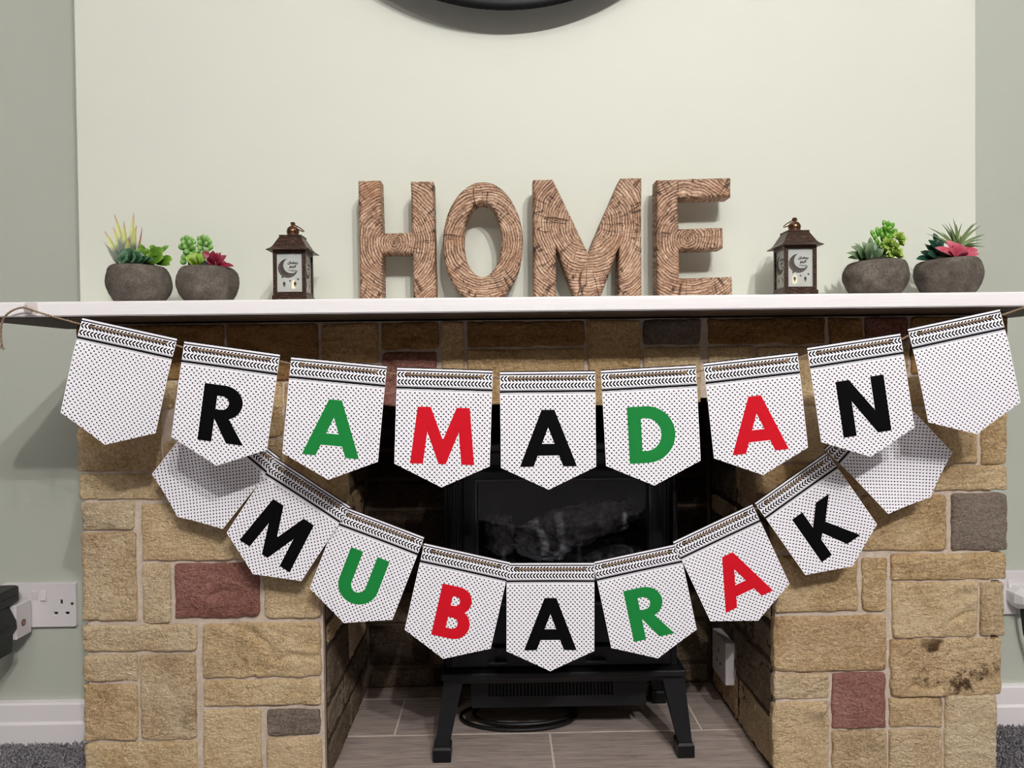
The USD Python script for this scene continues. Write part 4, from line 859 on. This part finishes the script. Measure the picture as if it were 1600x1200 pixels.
coil = np.stack([c0[0] + (.098 + .012 * np.sin(w * .5)) * np.cos(w), c0[1] + (.055 + .006 * np.sin(w * .43)) * np.sin(w), np.full_like(w, ZH + .0034) + .0062 * (w / w[-1]) * 1.4], 1)
cable = Thing('power_cable', (c0[0], c0[1], ZH), 'coiled black power cable lying on the hearth tiles under the stove', 'cable')
cable.part('sheath', tube(coil, .0032, 10), M_CABLE)

# ------------------------------------------------------------------ sockets, plugs
M_PLASTIC = plain('socket_white', (226, 220, 220), 0.3); M_PLUGB = plain('plug_black', (17, 17, 18), 0.45)
def shift(m, d): return m[0] + np.array(d), m[1]
def socket(name_label, x0, x1, z0, z1, y, centres, switches):
    t = Thing('wall_socket', ((x0 + x1) / 2, y, (z0 + z1) / 2), name_label, 'socket')
    g = rrect(x0, x1, z0, z1, .0045); holes = []
    for cx, cz in centres:
        holes += [sbox(cx - .0021, cz + .0080, cx + .0021, cz + .0155), sbox(cx - .0145, cz - .0125, cx - .0075, cz - .0080), sbox(cx + .0075, cz - .0125, cx + .0145, cz - .0080)]
    face = g.difference(unary_union(holes)) if holes else g
    pl = t.part('plate', extrude(face, [(.0016, y - .0095), (.0004, y - .0088), (0, y - .0075), (0, y - .0004)]), M_PLASTIC, smooth=30)
    if holes: t.part('pin_holes', join(*[bx(h.bounds[0], h.bounds[2], y - .0060, y - .0052, h.bounds[1], h.bounds[3]) for h in holes]), M_SLOT, under=pl, smooth=False)
    for cx, cz, on in switches:
        a = .0022 if on else -.0022
        v, f = bx(cx - .0052, cx + .0052, y - .0125, y - .0090, cz - .0098, cz + .0098, .0012); v = v.copy(); v[:, 1] += (v[:, 2] - cz) / .0098 * a * (v[:, 1] < y - .0095)
        t.part('switch', (v, f), M_PLASTIC, smooth=False)
    return t
a, b = at(8, 944, YB), at(122.5, 944, YB); za, zb = at(65, 909, YB)[2], at(65, 978, YB)[2]
px = lambda x, y, D=YB - .009: at(x, y, D)
o = px(96, 950)
lt_ = socket('white double wall socket with a free outlet, left of the stone fireplace', a[0], b[0], zb, za, YB, [(o[0], o[2])], [(px(55, 929)[0], px(55, 930)[2], False), (px(69, 929)[0], px(69, 930)[2], True)])
s_ = px(113, 943)
lt_.part('screw', (lambda m: (np.stack([m[0][:, 0] + s_[0], YB - .0094 - m[0][:, 2], m[0][:, 1] + s_[2]], 1), m[1][:, ::-1]))(lathe([(.0030, 0), (.0028, .0006), (.0001, .0005)], 16)), plain('brass_screw', (120, 104, 80), 0.35, metallic=0.8))
# white cube adaptor with a round brown badge, black plugs on it
YA = 1.440
cr = at(25, 970, YA)[0]; ct, cb = at(25, 946.5, YA)[2], at(25, 1001, YA)[2]
ad = Thing('plug_adaptor', (cr - .032, YB - .01, cb), 'white cube plug adaptor with a round brown side badge, in the left wall socket', 'adaptor')
ad.part('case', bx(cr - .064, cr, YA, YB - .0126, cb, ct, .0022), M_PLASTIC, smooth=False)
by, bz = (YA + YB - .012) / 2 - .0016, at(38, 972, 1.465)[2]
def badge(rad, x0, x1): return (lambda m: (np.stack([x0 + m[0][:, 2], by + m[0][:, 0], bz + m[0][:, 1]], 1), m[1]))(lathe([(rad, 0), (rad, x1 - x0), (.0001, x1 - x0)], 24))
bd = ad.part('badge', badge(.0066, cr - .0002, cr + .0005), plain('badge_brown', (98, 66, 52), 0.45))
ad.part('badge_mark', join(badge(.0034, cr + .0004, cr + .0008)), plain('badge_mark_tan', (150, 118, 100), 0.5), under=bd)
p1 = Thing('power_plug', at(12, 933, 1.41), 'flat black plug on top of the white cube adaptor', 'plug')
q0, q1 = at(-30, 933, 1.41)[0], at(33, 933, 1.460)[0]; r0, r1 = at(15, 946, 1.43)[2], at(15, 921, 1.43)[2]
v, f = extrude(rrect(q0, q1, 1.385, 1.462, .012), [(.003, -r1), (.0006, -r1 + .002), (0, -r1 + .005), (0, -r0 - .004), (.002, -r0 - .0006)])
p1.part('case', (np.stack([v[:, 0], v[:, 2], -v[:, 1]], 1), f), M_PLUGB)
p1.part('seam', bx(q0 + .014, q1 + .0003, 1.402, 1.445, (r0 + r1) / 2 - .0006, (r0 + r1) / 2 + .0006), M_SLOT, smooth=False)
e0, e1 = at(-40, 990, 1.395)[0], at(24, 985, 1.434)[0]; f0, f1 = at(10, 1034, 1.395)[2], at(10, 958, 1.395)[2]
p2 = Thing('power_plug', (e0, 1.41, f0), 'bulky black plug in front of the white cube adaptor at the left edge', 'plug')
mid = (f0 + f1) / 2
v, f = extrude(Polygon([(e0, f0), (e1 - .010, f0 + .002), (e1 - .008, f0 + .034), (e1, mid + .002), (e1 - .001, mid + .016), (e1 - .012, f1 - .006), (e1 - .014, f1), (e0, f1)]), [(.003, 1.372), (.0006, 1.375), (0, 1.380), (0, YA - .0006)])
p2.part('case', (v, f), M_PLUGB)
p2.part('cord', tube([(e1 - .028, 1.40, f0 + .004), (e1 - .026, 1.40, f0 - .014), (e1 - .030, 1.405, f0 - .034), (e1 - .06, 1.42, f0 - .06), (e1 - .12, 1.44, f0 - .09), (e1 - .16, 1.44, f0 - .14)], .003, 8), M_CABLE)
# right wall socket with a white plug
a = at(1566, 924, YB)[0]; za, zb = at(1590, 890, YB)[2], at(1590, 957.5, YB)[2]
rt_ = socket('white double wall socket half hidden behind the right edge of the stone fireplace', a - .030, a + .116, zb, za, YB, [], [(px(1577.5, 912)[0], px(1577, 911)[2], True), (px(1563, 912)[0], px(1577, 911)[2], True)])
c = at(1604, 936, 1.462)
p3 = Thing('power_plug', (c[0], YB - .01, c[2]), 'white three-pin plug pushed into the right wall socket', 'plug')
oc = Polygon([(-.021, -.009), (-.013, -.020), (.013, -.020), (.021, -.009), (.021, .009), (.013, .019), (-.010, .021), (-.021, .010)])
v, f = extrude(oc, [(.008, 1.449), (.0065, 1.4495), (.0015, 1.462), (0, 1.466), (0, YB - .0097)])
p3.part('case', (v + [c[0], 0, c[2]], f), plain('plug_white', (236, 232, 232), 0.35), smooth=20)
p3.part('grip', join(*[bx(c[0] - .0202 + k, c[0] - .0192 + k, 1.4655, 1.482, c[2] - .006, c[2] + .006) for k in (-.0012,)]), M_PLASTIC, smooth=False)
p3.part('cord', tube([(c[0], 1.475, c[2] - .019), (c[0] + .001, 1.475, c[2] - .035), (c[0] + .006, 1.476, c[2] - .07), (c[0] + .02, 1.478, c[2] - .12)], .0034, 8), M_CABLE)
# single socket on the right side of the opening
q = [(at(1146, 1038, 1.362)), (at(1121, 1015, 1.452))]
sz0, sz1 = at(1146, 1073, 1.362)[2], at(1146, 1006, 1.362)[2]
js = Thing('wall_socket', (OX1, 1.407, (sz0 + sz1) / 2), 'white single wall socket on the stone side wall inside the fireplace opening', 'socket')
v, f = extrude(rrect(1.364, 1.450, sz0, sz1, .004), [(.0015, -.0195), (.0004, -.0190), (0, -.0180), (0, -.0005)])
js.part('plate', (np.stack([OX1 + v[:, 1] + .004, v[:, 0], v[:, 2]], 1), f), M_PLASTIC)
for dy, dz, hw, hh in ((0, .011, .002, .0036), (-.011, -.010, .0033, .002), (.011, -.010, .0033, .002)):
    js.part('pin_hole', bx(OX1 - .0158, OX1 - .0152, 1.407 + dy - hw, 1.407 + dy + hw, (sz0 + sz1) / 2 + dz - hh, (sz0 + sz1) / 2 + dz + hh), M_SLOT, smooth=False)

# ------------------------------------------------------------------ carpet pile where the floor shows
V, Fc = [], []
def tufts(x0, x1, y0, y1, n):
    for _ in range(n):
        b = np.array([rng.uniform(x0, x1), rng.uniform(y0, y1), 0.0]); d = rng.normal(0, .0035, 2); h = rng.uniform(.006, .011); r = .0014; k = len(V)
        m = b + [d[0] * .4, d[1] * .4, h * .7]; tp = b + [d[0], d[1], h * rng.uniform(.7, 1.1)]
        for c_, s in ((b, 1.0), (m, 1.15), (tp, .5)):
            for a_ in (0, 2.09, 4.19): V.append(c_ + [r * s * math.cos(a_), r * s * math.sin(a_), 0])
        for l in (0, 3):
            for q_ in range(3): Fc.append((k + l + q_, k + l + (q_ + 1) % 3, k + l + 3 + (q_ + 1) % 3, k + l + 3 + q_))
tufts(-1.05, SX0 - .006, 1.27, YB - .018, 9000); tufts(SX1 + .008, 1.1, 1.27, YB - .018, 9000)
tag(stage.GetPrimAtPath(put('carpet_pile', (V, Fc), M_CARPET, smooth=False)), 'grey twist pile carpet beside the fireplace', 'carpet', kind='stuff')
